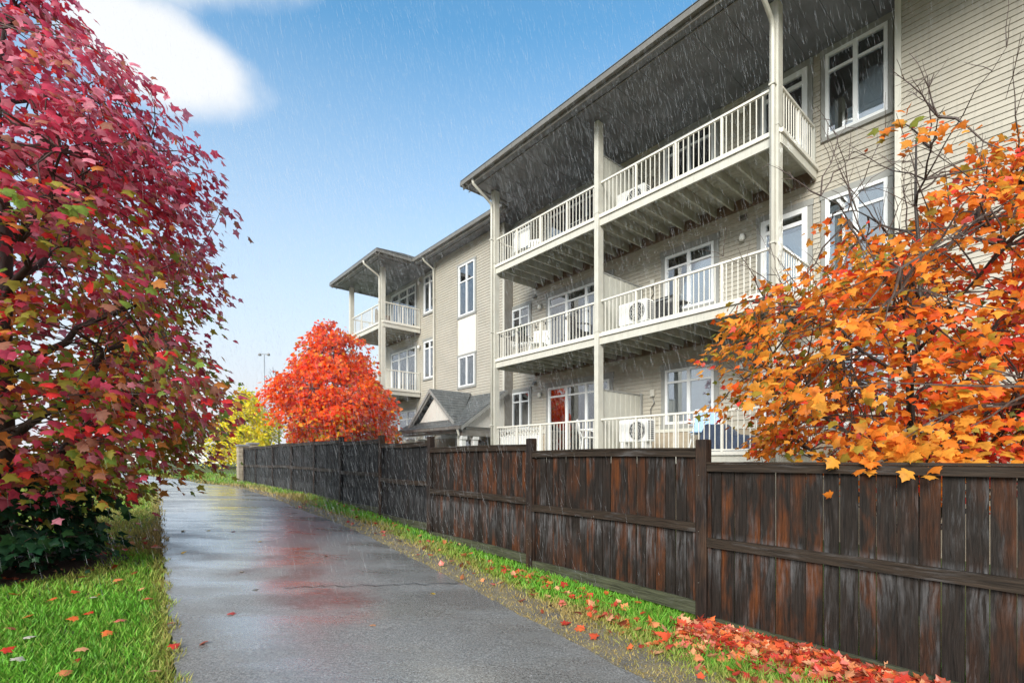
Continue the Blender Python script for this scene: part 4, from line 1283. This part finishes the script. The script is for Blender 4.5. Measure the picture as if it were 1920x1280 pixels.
make_tree('scarlet_maple_tree', 'rounded scarlet maple glowing behind the dark fence beside the porch', (-6.2, 16.9), 6.3,
          [(1.85, 1.35), (2.3, 1.75), (3.0, 1.95), (3.8, 1.8), (4.6, 1.5), (5.3, 1.1), (5.9, .75), (6.3, .35)],
          330, 58, .13, pal_red, LEAF_XS, .36, 14, .10, 0, .45, .4, seed=9, rag=.20,
          drop=lambda p: (p @ np.array([FN[0], FN[1], 0]) < FENCE_W + .12) & (p[:, 2] < 2.6))
make_tree('yellow_tree', 'bright yellow leafed tree beyond the stone pillar', (-17.6, 32), 6.4,
          [(1.6, 1.6), (2.3, 2.3), (3.2, 2.1), (4.2, 1.6), (5.2, .9), (6.2, .3)], 210, 46, .17, pal_yellow, LEAF_XS, .55, 9, .10, 0, .25, .4, seed=12)
make_tree('green_shrub', 'dark green broad-leaved shrub at the foot of the crimson maple', (-6.1, 5.95), 1.45,
          [(.25, .75), (.55, .9), (.9, .9), (1.25, .7), (1.45, .4)], 85, 20, .12, pal_green, LEAF_LO, .26, 8, .03, 0, .35, .55, seed=21, cat='shrub', lo_h=.2)
make_tree('lime_shrub', 'pale lime green shrub on the far lawn left of the path', (-13.0, 14.2), 2.0,
          [(.6, .7), (1.1, 1.0), (1.6, .8), (2.0, .3)], 60, 26, .11, pal_lime, LEAF_XS, .3, 7, .03, 0, .3, .4, seed=23, cat='shrub', lo_h=.2)
def bare_tree(x, y, h, label, seed):
    rg = random.Random(seed); z = float(gz(x, y))
    R = tag(link('bare_tree', None, loc=(x, y, z)), label, 'tree')
    MB().tube([(0, 0, -.1), (.05, 0, h * .4), (-.04, .05, h * .75), (0, 0, h)], [.07, .05, .03, .008], 6).build('trunk', 'bark', R, True)
    t = MB()
    for k in range(46):
        s = rg.uniform(.25, .95); a = rg.uniform(0, 6.28); L = h * (.42 - .3 * s)
        p = Vector((0, 0, h * s)); e = p + Vector((math.cos(a) * L * .7, math.sin(a) * L * .7, L))
        t.tube(curve_pts(p, e, 5, .05, .1), [.02, .015, .011, .008, .004], 4, False)
        for j in range(4):
            f = p.lerp(e, rg.uniform(.3, .9)); a2 = a + rg.uniform(-1.2, 1.2)
            t.tube([f, f + Vector((math.cos(a2), math.sin(a2), 1.2)) * L * .25], [.007, .003], 3, False)
    t.build('twigs', 'twig', R)['kind'] = 'stuff'
bare_tree(-16.6, 34.5, 6.4, 'slim leafless tree standing behind the yellow tree', 4)

# ================================================================== FAR BACKGROUND
def light_pole(x, y, top, label, head=True):
    z = float(gz(x, y))
    R = tag(link('light_pole', None, loc=(x, y, 0)), label, 'light pole')
    MB().tube([(0, 0, z - .2), (0, 0, top)], [.13, .06], 8).build('pole', 'pole', R, True)
    if head:
        MB().tube([(-.42, 0, top), (.42, 0, top)], .045, 6).build('crossarm', 'pole', R)
        for s in (-1, 1):
            MB().lathe((s * .42, 0, top - .16), [(.10, 0), (.16, .05), (.12, .2), (.04, .26)], 10).build('lamp_head', 'far_roof', R, True)
light_pole(-23.9, 46.8, 11.7, 'tall grey street light with twin lamp heads above the yellow tree')
light_pole(-42.5, 65.5, 17.2, 'thin mast without lamps rising beyond the crimson maple', False)
def far_house(x, y, w, d, h, label, rz=.35):
    z = float(gz(x, y)) - .1
    R = tag(link('far_house', None, loc=(x, y, z), rot=(0, 0, rz)), label, 'house')
    MB().box(-w / 2, w / 2, -d / 2, d / 2, 0, h).build('wall', 'far_wall', R)
    r = MB(); e = .4
    A = [(-w / 2 - e, -d / 2 - e, h), (w / 2 + e, -d / 2 - e, h), (w / 2 + e, d / 2 + e, h), (-w / 2 - e, d / 2 + e, h)]
    r.quad(A[0], A[1], (w / 2 + e, 0, h + d * .3), (-w / 2 - e, 0, h + d * .3)); r.quad(A[2], A[3], (-w / 2 - e, 0, h + d * .3), (w / 2 + e, 0, h + d * .3))
    r.quad(A[0], (-w / 2 - e, 0, h + d * .3), A[3]); r.quad(A[1], A[2], (w / 2 + e, 0, h + d * .3)); r.quad(*A[::-1])
    r.build('roof', 'far_roof', R)
    for k in range(3):
        cx = -w / 2 + w * (k + .5) / 3
        f = MB().box(cx - .6, cx + .6, -d / 2 - .06, -d / 2 + .01, h * .35, h * .8).build('window', 'trim_white', R)
        MB().box(cx - .5, cx + .5, -d / 2 - .08, -d / 2 - .062, h * .4, h * .75).build('pane', 'glass', f)
far_house(-42, 62, 11, 8, 2.6, 'low pale house on the rise beyond the lawn and yellow tree')
# low garden wall on the rise
gw = tag(link('garden_wall', None, loc=(-22.5, 40, float(gz(-22.5, 40)) - .2), rot=(0, 0, .25)), 'low pale grey garden wall at the top of the lawn', 'wall')
for k in range(8):
    MB().bbox(-8 + 2 * k + .03, -6 + 2 * k - .03, -.12, .12, 0, .85, .02).build('wall_block', 'far_wall', gw)
MB().box(-8, 8, -.16, .16, .852, .92).build('coping', 'far_wall', gw)
MB().bbox(-.02, .28, -.14, .16, .921, 1.5, .02).build('white_post', 'trim_white', gw)

# ================================================================== THINGS ON THE BALCONIES
def on_b(name, u, v, z, label, cat, rz=0.0, group=None):
    R = link(name, None, loc=bw(u, v, z), rot=(0, 0, B_ROT + rz))
    return tag(R, label, cat, group)
DT = [z + .247 for z in LV]
def condenser(u, v, z, label, rz=0, stand=.0):
    R = on_b('air_conditioner', u, v, z, label, 'air conditioner', rz)
    w, d, h, s = .80, .30, .56, stand
    MB().bbox(-w / 2, w / 2, -d / 2, d / 2, s + .03, s + h, .02).build('casing', 'white_plastic', R)
    g = MB()
    c = (-.12, d / 2 + .004, s + h / 2 + .01)
    for r in (.06, .11, .16, .21):
        pts = [(c[0] + r * math.cos(a), c[1] + .008, c[2] + r * math.sin(a)) for a in np.linspace(0, 2 * math.pi, 25)]
        g.tube(pts, .005, 4, False)
    for a in np.linspace(0, math.pi, 7)[:-1]:
        g.tube([(c[0] - .22 * math.cos(a), c[1] + .008, c[2] - .22 * math.sin(a)), (c[0] + .22 * math.cos(a), c[1] + .008, c[2] + .22 * math.sin(a))], .004, 4, False)
    g.build('fan_guard', 'white_plastic', R)
    f = MB(); f.v = [(c[0], c[1] - .001, c[2])] + [(c[0] + .225 * math.cos(a), c[1] - .001, c[2] + .225 * math.sin(a)) for a in np.linspace(0, 2 * math.pi, 25)[:-1]]
    f.f = [(0, 1 + (k + 1) % 24, 1 + k) for k in range(24)]
    f.build('fan_opening', 'dark_metal', R)
    for k in range(9):
        MB().box(-w / 2 - .004, -w / 2, -d / 2 + .05, d / 2 - .05, s + .10 + k * .048, s + .125 + k * .048).build('louvre', 'dark_metal', R)
    for x in (-.28, .28):
        MB().box(x - .03, x + .03, -d / 2 - .02, d / 2 + .02, 0, s + .028).build('foot', 'dark_metal' if not s else 'white_plastic', R)
    return R
condenser(3.30, -.45, DT[0], 'white outdoor condenser with round fan guard on the lowest balcony', stand=.22)
condenser(3.35, -.50, DT[1], 'white outdoor condenser beside the privacy screen on the middle balcony', stand=.16)
condenser(3.45, -.55, DT[2], 'louvred white condenser behind the top balcony railing', rz=.0, stand=.03)

def plastic_chair(u, v, z, label, rz=0, mat='white_plastic'):
    R = on_b('patio_chair', u, v, z, label, 'chair', rz)
    MB().bbox(-.23, .23, -.22, .22, .40, .44, .015).build('seat', mat, R)
    b = MB()
    for k in range(5):
        x = -.19 + k * .095
        b.hexa([(x - .03, -.23, .44), (x + .03, -.23, .44), (x + .03, -.205, .44), (x - .03, -.205, .44), (x - .03, -.34, .86), (x + .03, -.34, .86), (x + .03, -.315, .86), (x - .03, -.315, .86)])
    b.bbox(-.24, .24, -.355, -.31, .84, .90, .01)
    b.build('backrest', mat, R)
    for sx in (-1, 1):
        MB().tube([(sx * .25, -.28, .62), (sx * .27, .05, .64), (sx * .27, .2, .60)], .02, 6).build('armrest', mat, R)
        for sy in (-1, 1):
            MB().tube([(sx * .22, sy * .19, .41), (sx * .26, sy * .24, 0)], [.024, .018], 6).build('leg', mat, R)
            if sy > 0: MB().tube([(sx * .24, .2, .42), (sx * .27, .19, .60)], .018, 6).build('arm_support', mat, R)
    return R
plastic_chair(6.95, -.75, DT[1], 'white slatted plastic chair beside the round table on the middle balcony', .6)
plastic_chair(4.6, -.95, DT[1], 'white slatted plastic chair next to the privacy screen on the middle balcony', -2.2)
plastic_chair(5.35, -.8, DT[1], 'black patio chair in front of the patio door on the middle balcony', 2.8, 'dark_metal')
plastic_chair(7.2, -.7, DT[2], 'white plastic chair at the corner of the top balcony', .5)
plastic_chair(5.05, -.8, DT[0], 'white plastic chair outside the lowest patio door', 2.4)
def round_table(u, v, z, label, mat):
    R = on_b('round_table', u, v, z, label, 'table')
    MB().lathe((0, 0, .68), [(.36, 0), (.38, .012), (.38, .028), (.36, .035)], 20).build('table_top', mat, R, True)
    for k in range(3):
        a = k * 2.094
        MB().tube([(.10 * math.cos(a), .10 * math.sin(a), .68), (.05 * math.cos(a), .05 * math.sin(a), .35), (.28 * math.cos(a), .28 * math.sin(a), 0)], .014, 6).build('leg', mat, R)
round_table(7.65, -.65, DT[1], 'black round bistro table at the end of the middle balcony', 'dark_metal')
def bistro_bowl(u, v, z):
    R = on_b('plant_pot', u, v, z, 'dark bowl planter standing on the black bistro table', 'pot')
    MB().lathe((0, 0, 0), [(.10, 0), (.17, .10), (.19, .17), (.16, .17)], 14).build('bowl', 'dark_metal', R, True)
    n = 60; rg = np.random.default_rng(3)
    pos = rg.normal(0, .09, (n, 3)) + np.array([0, 0, .24]); pos[:, 2] = np.maximum(pos[:, 2], .17)
    link('foliage', leaves_mesh('foliage', pos, leaf_frames(nrmz(rg.normal(size=(n, 3))), nrmz(rg.normal(size=(n, 3)))), np.full(n, .09), np.tile([[.03, .06, .025]], (n, 1)), LEAF_XS, M['leaf']), R)
bistro_bowl(7.65, -.65, DT[1] + .716)
def folding_chair(u, v, z, rz):
    R = on_b('folding_chair', u, v, z, 'pale blue folding chair with white tubular frame on the lowest balcony', 'chair', rz)
    for s in (-1, 1):
        MB().tube([(s * .27, .28, 0), (s * .27, -.05, .42), (s * .27, -.32, .98)], .014, 6).build('frame_tube', 'white_plastic', R)
        MB().tube([(s * .25, -.30, 0), (s * .25, .22, .44)], .014, 6).build('leg', 'white_plastic', R)
        MB().bbox(s * .27 - .02, s * .27 + .02, -.22, .22, .60, .63, .006).build('armrest', 'white_plastic', R)
    MB().hexa([(-.25, -.14, .40), (.25, -.14, .40), (.25, .22, .44), (-.25, .22, .44), (-.25, -.14, .415), (.25, -.14, .415), (.25, .22, .455), (-.25, .22, .455)]).build('seat', 'blue_cloth', R)
    MB().hexa([(-.25, -.10, .45), (.25, -.10, .45), (.25, -.085, .45), (-.25, -.085, .45), (-.25, -.33, .96), (.25, -.33, .96), (.25, -.315, .96), (-.25, -.315, .96)]).build('backrest', 'blue_cloth', R)
    MB().tube([(-.27, -.32, .98), (.27, -.32, .98)], .014, 6).build('top_tube', 'white_plastic', R)
folding_chair(1.9, -1.0, DT[0], .25)
def covered_seat(u, v, z):
    R = on_b('covered_lounger', u, v, z, 'low lounger under a navy cover on the lowest balcony', 'lounger')
    n = 14; mb = MB()
    prof = [(-.75, .05), (-.70, .24), (-.3, .30), (.1, .36), (.35, .58), (.62, .60), (.72, .40), (.76, .05)]
    for i in range(len(prof) - 1):
        (x0, z0), (x1, z1) = prof[i], prof[i + 1]
        for k in range(6):
            y0, y1 = -.3 + .1 * k, -.2 + .1 * k
            h = lambda y: -.05 * (abs(y) / .3) ** 3 + .012 * math.sin(9 * y + i)
            mb.quad((x0, y0, z0 + h(y0)), (x0, y1, z0 + h(y1)), (x1, y1, z1 + h(y1)), (x1, y0, z1 + h(y0)))
    for y in (-.3, .3):
        mb.quad(*[(x, y, zz - .05) for x, zz in prof])
    mb.build('cover', 'navy_cloth', R)
    for s in (-1, 1):
        MB().box(-.70, .70, s * .26 - .02, s * .26 + .02, .0, .05).build('runner', 'white_plastic', R)
covered_seat(.95, -.70, DT[0])
def pot(u, v, z, label, r=.16):
    R = on_b('plant_pot', u, v, z, label, 'pot')
    MB().lathe((0, 0, 0), [(r * .65, 0), (r * .95, r * 1.5), (r * 1.08, r * 1.5), (r * 1.1, r * 1.85), (r * .9, r * 1.85), (r * .85, r * 1.6)], 16).build('pot_body', 'terracotta', R, True)
    MB().lathe((0, 0, r * 1.45), [(r * .88, 0), (r * .7, .03), (.02, .04)], 12).build('soil', 'mulch', R)
pot(.33, -.35, DT[0], 'terracotta pot beside the corner post on the lowest balcony', .15)
def barbecue(u, v, z, label, cover='dark_metal'):
    R = on_b('barbecue', u, v, z, label, 'barbecue')
    MB().bbox(-.32, .32, -.2, .2, .25, .72, .03).build('body', cover, R)
    MB().tube([(-.32, 0, .74), (.32, 0, .74)], [.2, .2], 14).build('lid', cover, R, True)
    MB().tube([(-.22, .22, .82), (.22, .22, .82)], .012, 6).build('handle', 'pole', R)
    for sx in (-1, 1):
        for sy in (-1, 1):
            MB().box(sx * .27 - .02, sx * .27 + .02, sy * .16 - .02, sy * .16 + .02, 0, .249).build('leg', 'dark_metal', R)
        MB().box(sx * .33, sx * .55, -.15, .15, .68, .70).build('side_shelf', 'dark_metal', R)
barbecue(3.0, -1.25, DT[1], 'black barbecue against the siding behind the middle balcony condenser')
barbecue(5.7, -1.2, DT[2], 'black barbecue by the patio door of the top balcony')
def wicker(u, v, z):
    R = on_b('wicker_chair', u, v, z, 'brown wicker armchair on the far wing top balcony', 'chair', 2.6)
    MB().bbox(-.3, .3, -.3, .3, .05, .42, .03).build('seat', 'wicker', R)
    MB().bbox(-.3, .3, -.36, -.26, .30, .95, .04).build('backrest', 'wicker', R)
    for s in (-1, 1):
        MB().bbox(s * .30 - .05, s * .30 + .05, -.3, .3, .05, .64, .03).build('armrest', 'wicker', R)
        for y in (-.26, .26): MB().box(s * .26 - .02, s * .26 + .02, y - .02, y + .02, 0, .05).build('leg', 'wicker', R)
wicker(17.2, -.75, DT[2])
# white lattice planter hung inside the lowest railing
R = on_b('lattice_screen', 7.0, -.06, DT[0], 'white board screen with pierced top edge behind the lowest railing', 'screen')
for k in range(16):
    MB().box(-.92 + k * .115, -.92 + k * .115 + .108, -.012, .0, .06, .50).build('screen_board', 'white_plastic', R)
MB().box(-.94, .94, -.02, .006, .501, .53).build('lower_rail', 'white_plastic', R)
MB().box(-.94, .94, -.02, .006, .69, .73).build('upper_rail', 'white_plastic', R)
for k in range(13):
    x = -.86 + k * .142
    MB().tube([(x - .06, -.006, .53), (x, -.006, .61), (x + .06, -.006, .53)], .012, 5).tube([(x - .06, -.006, .69), (x, -.006, .61), (x + .06, -.006, .69)], .012, 5).build('scroll', 'white_plastic', R)
# string lights along the middle balcony rail
R = on_b('string_lights', 6.0, .06, DT[1], 'string of small black bulbs looped along the middle balcony railing', 'string lights')
wire = MB(); bulbs = []
pts = []
for k in range(60):
    t = k / 59; x = -1.85 + 3.7 * t
    pts.append((x, .0, .77 - .10 * abs(math.sin(t * math.pi * 6))))
wire.tube(pts, .004, 4, False).build('wire', 'dark_metal', R)
for k in range(3, 60, 6):
    x, y, z = pts[k]
    MB().lathe((x, y, z - .075), [(.006, 0), (.02, .02), (.018, .045), (.009, .07)], 8).build('bulb', 'dark_metal', R, True)
# hung washing on the top balcony
R = on_b('beach_towel', 7.0, -.10, DT[2], 'white towel hung over the inside of the top balcony railing', 'towel')
tw = MB()
for k in range(10):
    x0, x1 = -.35 + .07 * k, -.28 + .07 * k; o0, o1 = .015 * math.sin(k * 1.7), .015 * math.sin((k + 1) * 1.7)
    tw.hexa([(x0, -.006 + o0, .25), (x1, -.006 + o1, .25), (x1, o1, .25), (x0, o0, .25), (x0, -.006, .80), (x1, -.006, .80), (x1, 0, .80), (x0, 0, .80)])
tw.build('cloth', 'white_plastic', R)

# ================================================================== GRASS, LEAF LITTER
def noise2(x, y, s, seed): return vnoise(np.stack([x, y, np.zeros_like(x)], 1), s, seed)
def grass(name, label, n, side):
    rg = np.random.default_rng(31 if side < 0 else 37)
    Y = np.exp(rg.uniform(np.log(2.6), np.log(34 if side < 0 else 27), n)); px = rg.uniform(-260, 2300, n)
    X = (px - 960) / F_PX * Y
    q, w = qw(X, Y)
    dl, dr = WL(q) - w, w - WR(q)
    if side < 0:
        k = (dl > -.03 + .05 * np.sin(q * 9)) & (X > -22) & (np.hypot(X + 6.55, Y - 6.1) > 1.12 + .1 * rg.normal(size=n))
    else:
        nn = noise2(X, Y, 2.2, 4)
        bare = np.clip((dr - .02) / .16, 0, 1) * np.clip((.62 - dr + .22 * nn) / .25, 0, 1)
        pile = (q < 2.7) & (w > FENCE_W - .55) & (w < FENCE_W)
        k = (dr > .0) & (w < FENCE_W + .35) & (rg.uniform(size=n) > np.maximum(bare * .62, pile * .85))
    X, Y, q, w, dl, dr = X[k], Y[k], q[k], w[k], dl[k], dr[k]
    m = len(X); Z = gz(X, Y) - .02
    h = rg.uniform(.035, .085, m) * (1 + Y / 40); wd = .0035 * (1 + Y / 5)
    if side > 0: h = h * np.clip(.55 + dr, .5, 1.3)
    a = rg.uniform(0, 2 * np.pi, m); b = rg.uniform(0, 2 * np.pi, m); ln = h * rg.uniform(.2, 1.0, m)
    P = np.stack([X, Y, Z], 1)
    s = np.stack([np.cos(a), np.sin(a), np.zeros(m)], 1) * wd[:, None]
    t = np.stack([np.cos(b) * ln, np.sin(b) * ln, h], 1)
    V = np.stack([P - s, P + s, P + s * .7 + t * .55 * [1, 1, 1.15], P - s * .7 + t * .55 * [1, 1, 1.15], P + t], 1).reshape(-1, 3)
    i = np.arange(m) * 5
    F = np.concatenate([np.stack([i, i + 1, i + 2], 1), np.stack([i, i + 2, i + 3], 1), np.stack([i + 3, i + 2, i + 4], 1)])
    n1 = noise2(X, Y, 1.3, 6); n2 = noise2(X, Y, 5, 7)
    green = np.array([.18, .46, .045]); dk = np.array([.09, .28, .03]); tan = np.array([.46, .34, .13]); yel = np.array([.34, .38, .06])
    if side < 0:
        dry = np.clip((Y - 5.2) / 2.2, 0, 1) * np.clip((11.5 - Y) / 3, 0, 1) * np.clip(.55 + .5 * n1, 0, 1) + np.clip((.22 - dl) / .2, 0, 1) * .5 + np.clip((Y - 9) / 8, 0, .35)
    else:
        dry = np.clip((.82 - dr + .3 * n1) / .55, 0, 1) * .95 + np.clip((Y - 10) / 14, 0, .25)
    dry = np.clip(dry + .12 * n1 + rg.normal(0, .16, m), 0, 1)[:, None]
    C = green * (1 - .5 * np.clip(n2, 0, 1)[:, None]) + dk * (.5 * np.clip(n2, 0, 1)[:, None])
    C = C * (1 - np.clip(dry * 1.6, 0, 1) * .75) + yel * np.clip(dry * 1.6, 0, 1) * .75
    C = C * (1 - dry) + tan * dry
    C = C * rg.uniform(.65, 1.3, (m, 1))
    o = link(name, np_mesh(name, V, F, np.repeat(C, 5, 0), M['blade']))
    tag(o, label, 'grass', kind='stuff')
grass('lawn_grass', 'short bright green lawn grass left of the path', 330000, -1)
grass('verge_grass', 'green and straw coloured grass between path and fence', 520000, 1)

LIT = [(.62, .09, .035), (.68, .15, .045), (.55, .05, .03), (.64, .22, .09), (.72, .34, .18), (.46, .05, .035), (.62, .16, .12), (.30, .07, .04)]
def litter(name, label, pts, size, seed, lift=.05):
    rg = np.random.default_rng(seed); n = len(pts)
    P = np.array(pts); Z = gz(P[:, 0], P[:, 1]) + rg.uniform(.0, lift, n) + .018
    pos = np.column_stack([P, Z])
    tip = np.column_stack([rg.normal(size=(n, 2)), rg.normal(0, .35, n)])
    up = np.column_stack([rg.normal(0, .42, (n, 2)), np.where(rg.uniform(size=n) < .5, 1, -1.0)])
    col = np.array(LIT)[rg.integers(len(LIT), size=n)] * rg.uniform(.7, 1.2, (n, 1))
    o = link(name, leaves_mesh(name, pos, leaf_frames(nrmz(tip), nrmz(up)), size * rg.uniform(.6, 1.2, n), col, LEAF_HI, M['litter']))
    tag(o, label, 'leaves', kind='stuff')
pts = []
rg0 = np.random.default_rng(5)
while len(pts) < 5200:                      # drift against the fence
    q, w = rg0.uniform(-1.2, 2.55), FENCE_W - .03 - abs(rg0.normal(0, .33))
    if w < WR(q) + .25: continue
    pts.append(from_qw(q, w))
n_d = 0
while n_d < 190:                            # thinner drifts further along
    c = [(3.25, .42, .34, .20), (3.75, .55, .35, .16), (5.0, .42, .42, .09), (4.4, .36, .4, .12), (2.7, .75, .5, .2)][rg0.integers(5)]
    q, w = rg0.normal(c[0], c[2]), FENCE_W - abs(rg0.normal(c[1], c[3]))
    if w > FENCE_W - .04: continue
    pts.append(from_qw(q, w)); n_d += 1
for k in range(150):
    q = rg0.uniform(-.5, 14); w = rg0.uniform(float(WR(q)) + .05, FENCE_W - .05)
    pts.append(from_qw(q, w))
litter('leaf_litter', 'drift of fallen orange and red maple leaves along the fence foot', pts, .085, 15)
pts = []
for k in range(170):
    a = rg0.uniform(0, 6.28); r = abs(rg0.normal(0, 1.2)) + .3
    x, y = -6.1 + r * math.cos(a), 6.6 + r * 1.6 * math.sin(a)
    q, w = qw(x, y)
    if w < WL(q) - .05: pts.append((x, y))
litter('leaf_scatter', 'scattered faded leaves on the lawn below the crimson maple', pts, .085, 16, .06)

# single fallen leaves one can count
VAR = [leaves_mesh('fallen_leaf', np.zeros((1, 3)), np.eye(3)[None], np.ones(1), np.array([c]), LEAF_HI, M['litter']) for c in LIT + [(.70, .45, .05), (.66, .60, .50)]]
def pix_ground(px, py):
    for Y in np.arange(2.4, 40, .02):
        X = (px - 960) / F_PX * Y
        if CAM_H - Y * (py - 860) / F_PX < gz(X, Y): return X, Y
    return None
LEAF_TINT = ['orange-red', 'orange', 'deep red', 'tan-orange', 'pale peach', 'dark crimson', 'dusty pink', 'brown', 'yellow', 'bleached whitish']
def fallen(px, py, var, size, label, group, lift=.045):
    X, Y = pix_ground(px, py)
    o = link('fallen_leaf', VAR[var], loc=(X, Y, float(gz(X, Y)) + lift), rot=(random.uniform(-.35, .35), random.uniform(-.35, .35), random.uniform(0, 6.28)), scale=(size,) * 3)
    tag(o, LEAF_TINT[var] + ' ' + label, 'leaf', group)
for px, py, v in [(432, 1158, 5), (487, 1018, 8), (391, 997, 8), (340, 998, 8), (340, 1040, 8), (457, 1076, 9), (810, 1117, 8), (477, 1110, 9), (548, 970, 9), (435, 1000, 7), (700, 1180, 4), (612, 1046, 7), (385, 1210, 7)]:
    fallen(px, py, v, .075, 'single fallen leaf lying on the wet asphalt path', 'leaves on the path', .034)
for px, py, v in [(145, 1120, 0), (93, 1135, 1), (168, 1131, 9), (174, 1157, 2), (146, 1169, 1), (15, 1190, 6), (160, 1227, 4), (280, 1132, 0), (315, 1180, 3), (205, 1195, 1), (30, 1252, 9), (125, 1272, 3), (45, 1208, 9), (320, 1225, 2), (60, 1163, 1), (248, 1046, 0), (270, 1110, 4), (298, 1272, 4), (215, 1095, 3), (225, 1175, 6), (110, 1075, 4), (5, 1235, 2)]:
    fallen(px, py, v, .085, 'single fallen maple leaf lying on the bright lawn', 'leaves on the lawn', .055)

# ================================================================== RAIN
def rain(n):
    rg = np.random.default_rng(77)
    X = rg.uniform(-9, 9, n); Y = 4.8 + 11.5 * rg.uniform(0, 1, n) ** .75; Z = rg.uniform(.2, 9.6, n)
    rel = np.stack([X, Y], 1) - BP
    v = rel @ BN
    keep = (v > 1.1) & (Y > 2.4) & (np.hypot(X + 6.4, Y - 6.3) > 1.0)
    X, Y, Z = X[keep], Y[keep], Z[keep]; m = len(X)
    d = nrmz(np.stack([np.full(m, .24) + rg.normal(0, .09, m), np.full(m, .05) + rg.normal(0, .04, m), np.full(m, -1.0)], 1))
    L = (.03 + .22 * rg.uniform(0, 1, m) ** 1.6)[:, None]; r = rg.uniform(.0005, .0010, m)[:, None]
    P = np.stack([X, Y, Z], 1)
    ex = np.array([[1, 0, 0]]) * r; ey = np.array([[0, 1, 0]]) * r
    V = np.stack([P, P + d * L + ex, P + d * L - ex * .5 + ey * .87, P + d * L - ex * .5 - ey * .87], 1).reshape(-1, 3)
    i = (np.arange(m) * 4)[:, None]
    T = np.array([(0, 1, 2), (0, 2, 3), (0, 3, 1), (1, 3, 2)])
    F = (i[:, :, None] + T[None]).reshape(-1, 3)
    o = link('rain', np_mesh('rain', V, F, None, M['rain']))
    tag(o, 'falling rain drops in the air before the building', 'rain', kind='stuff')
rain(190000)
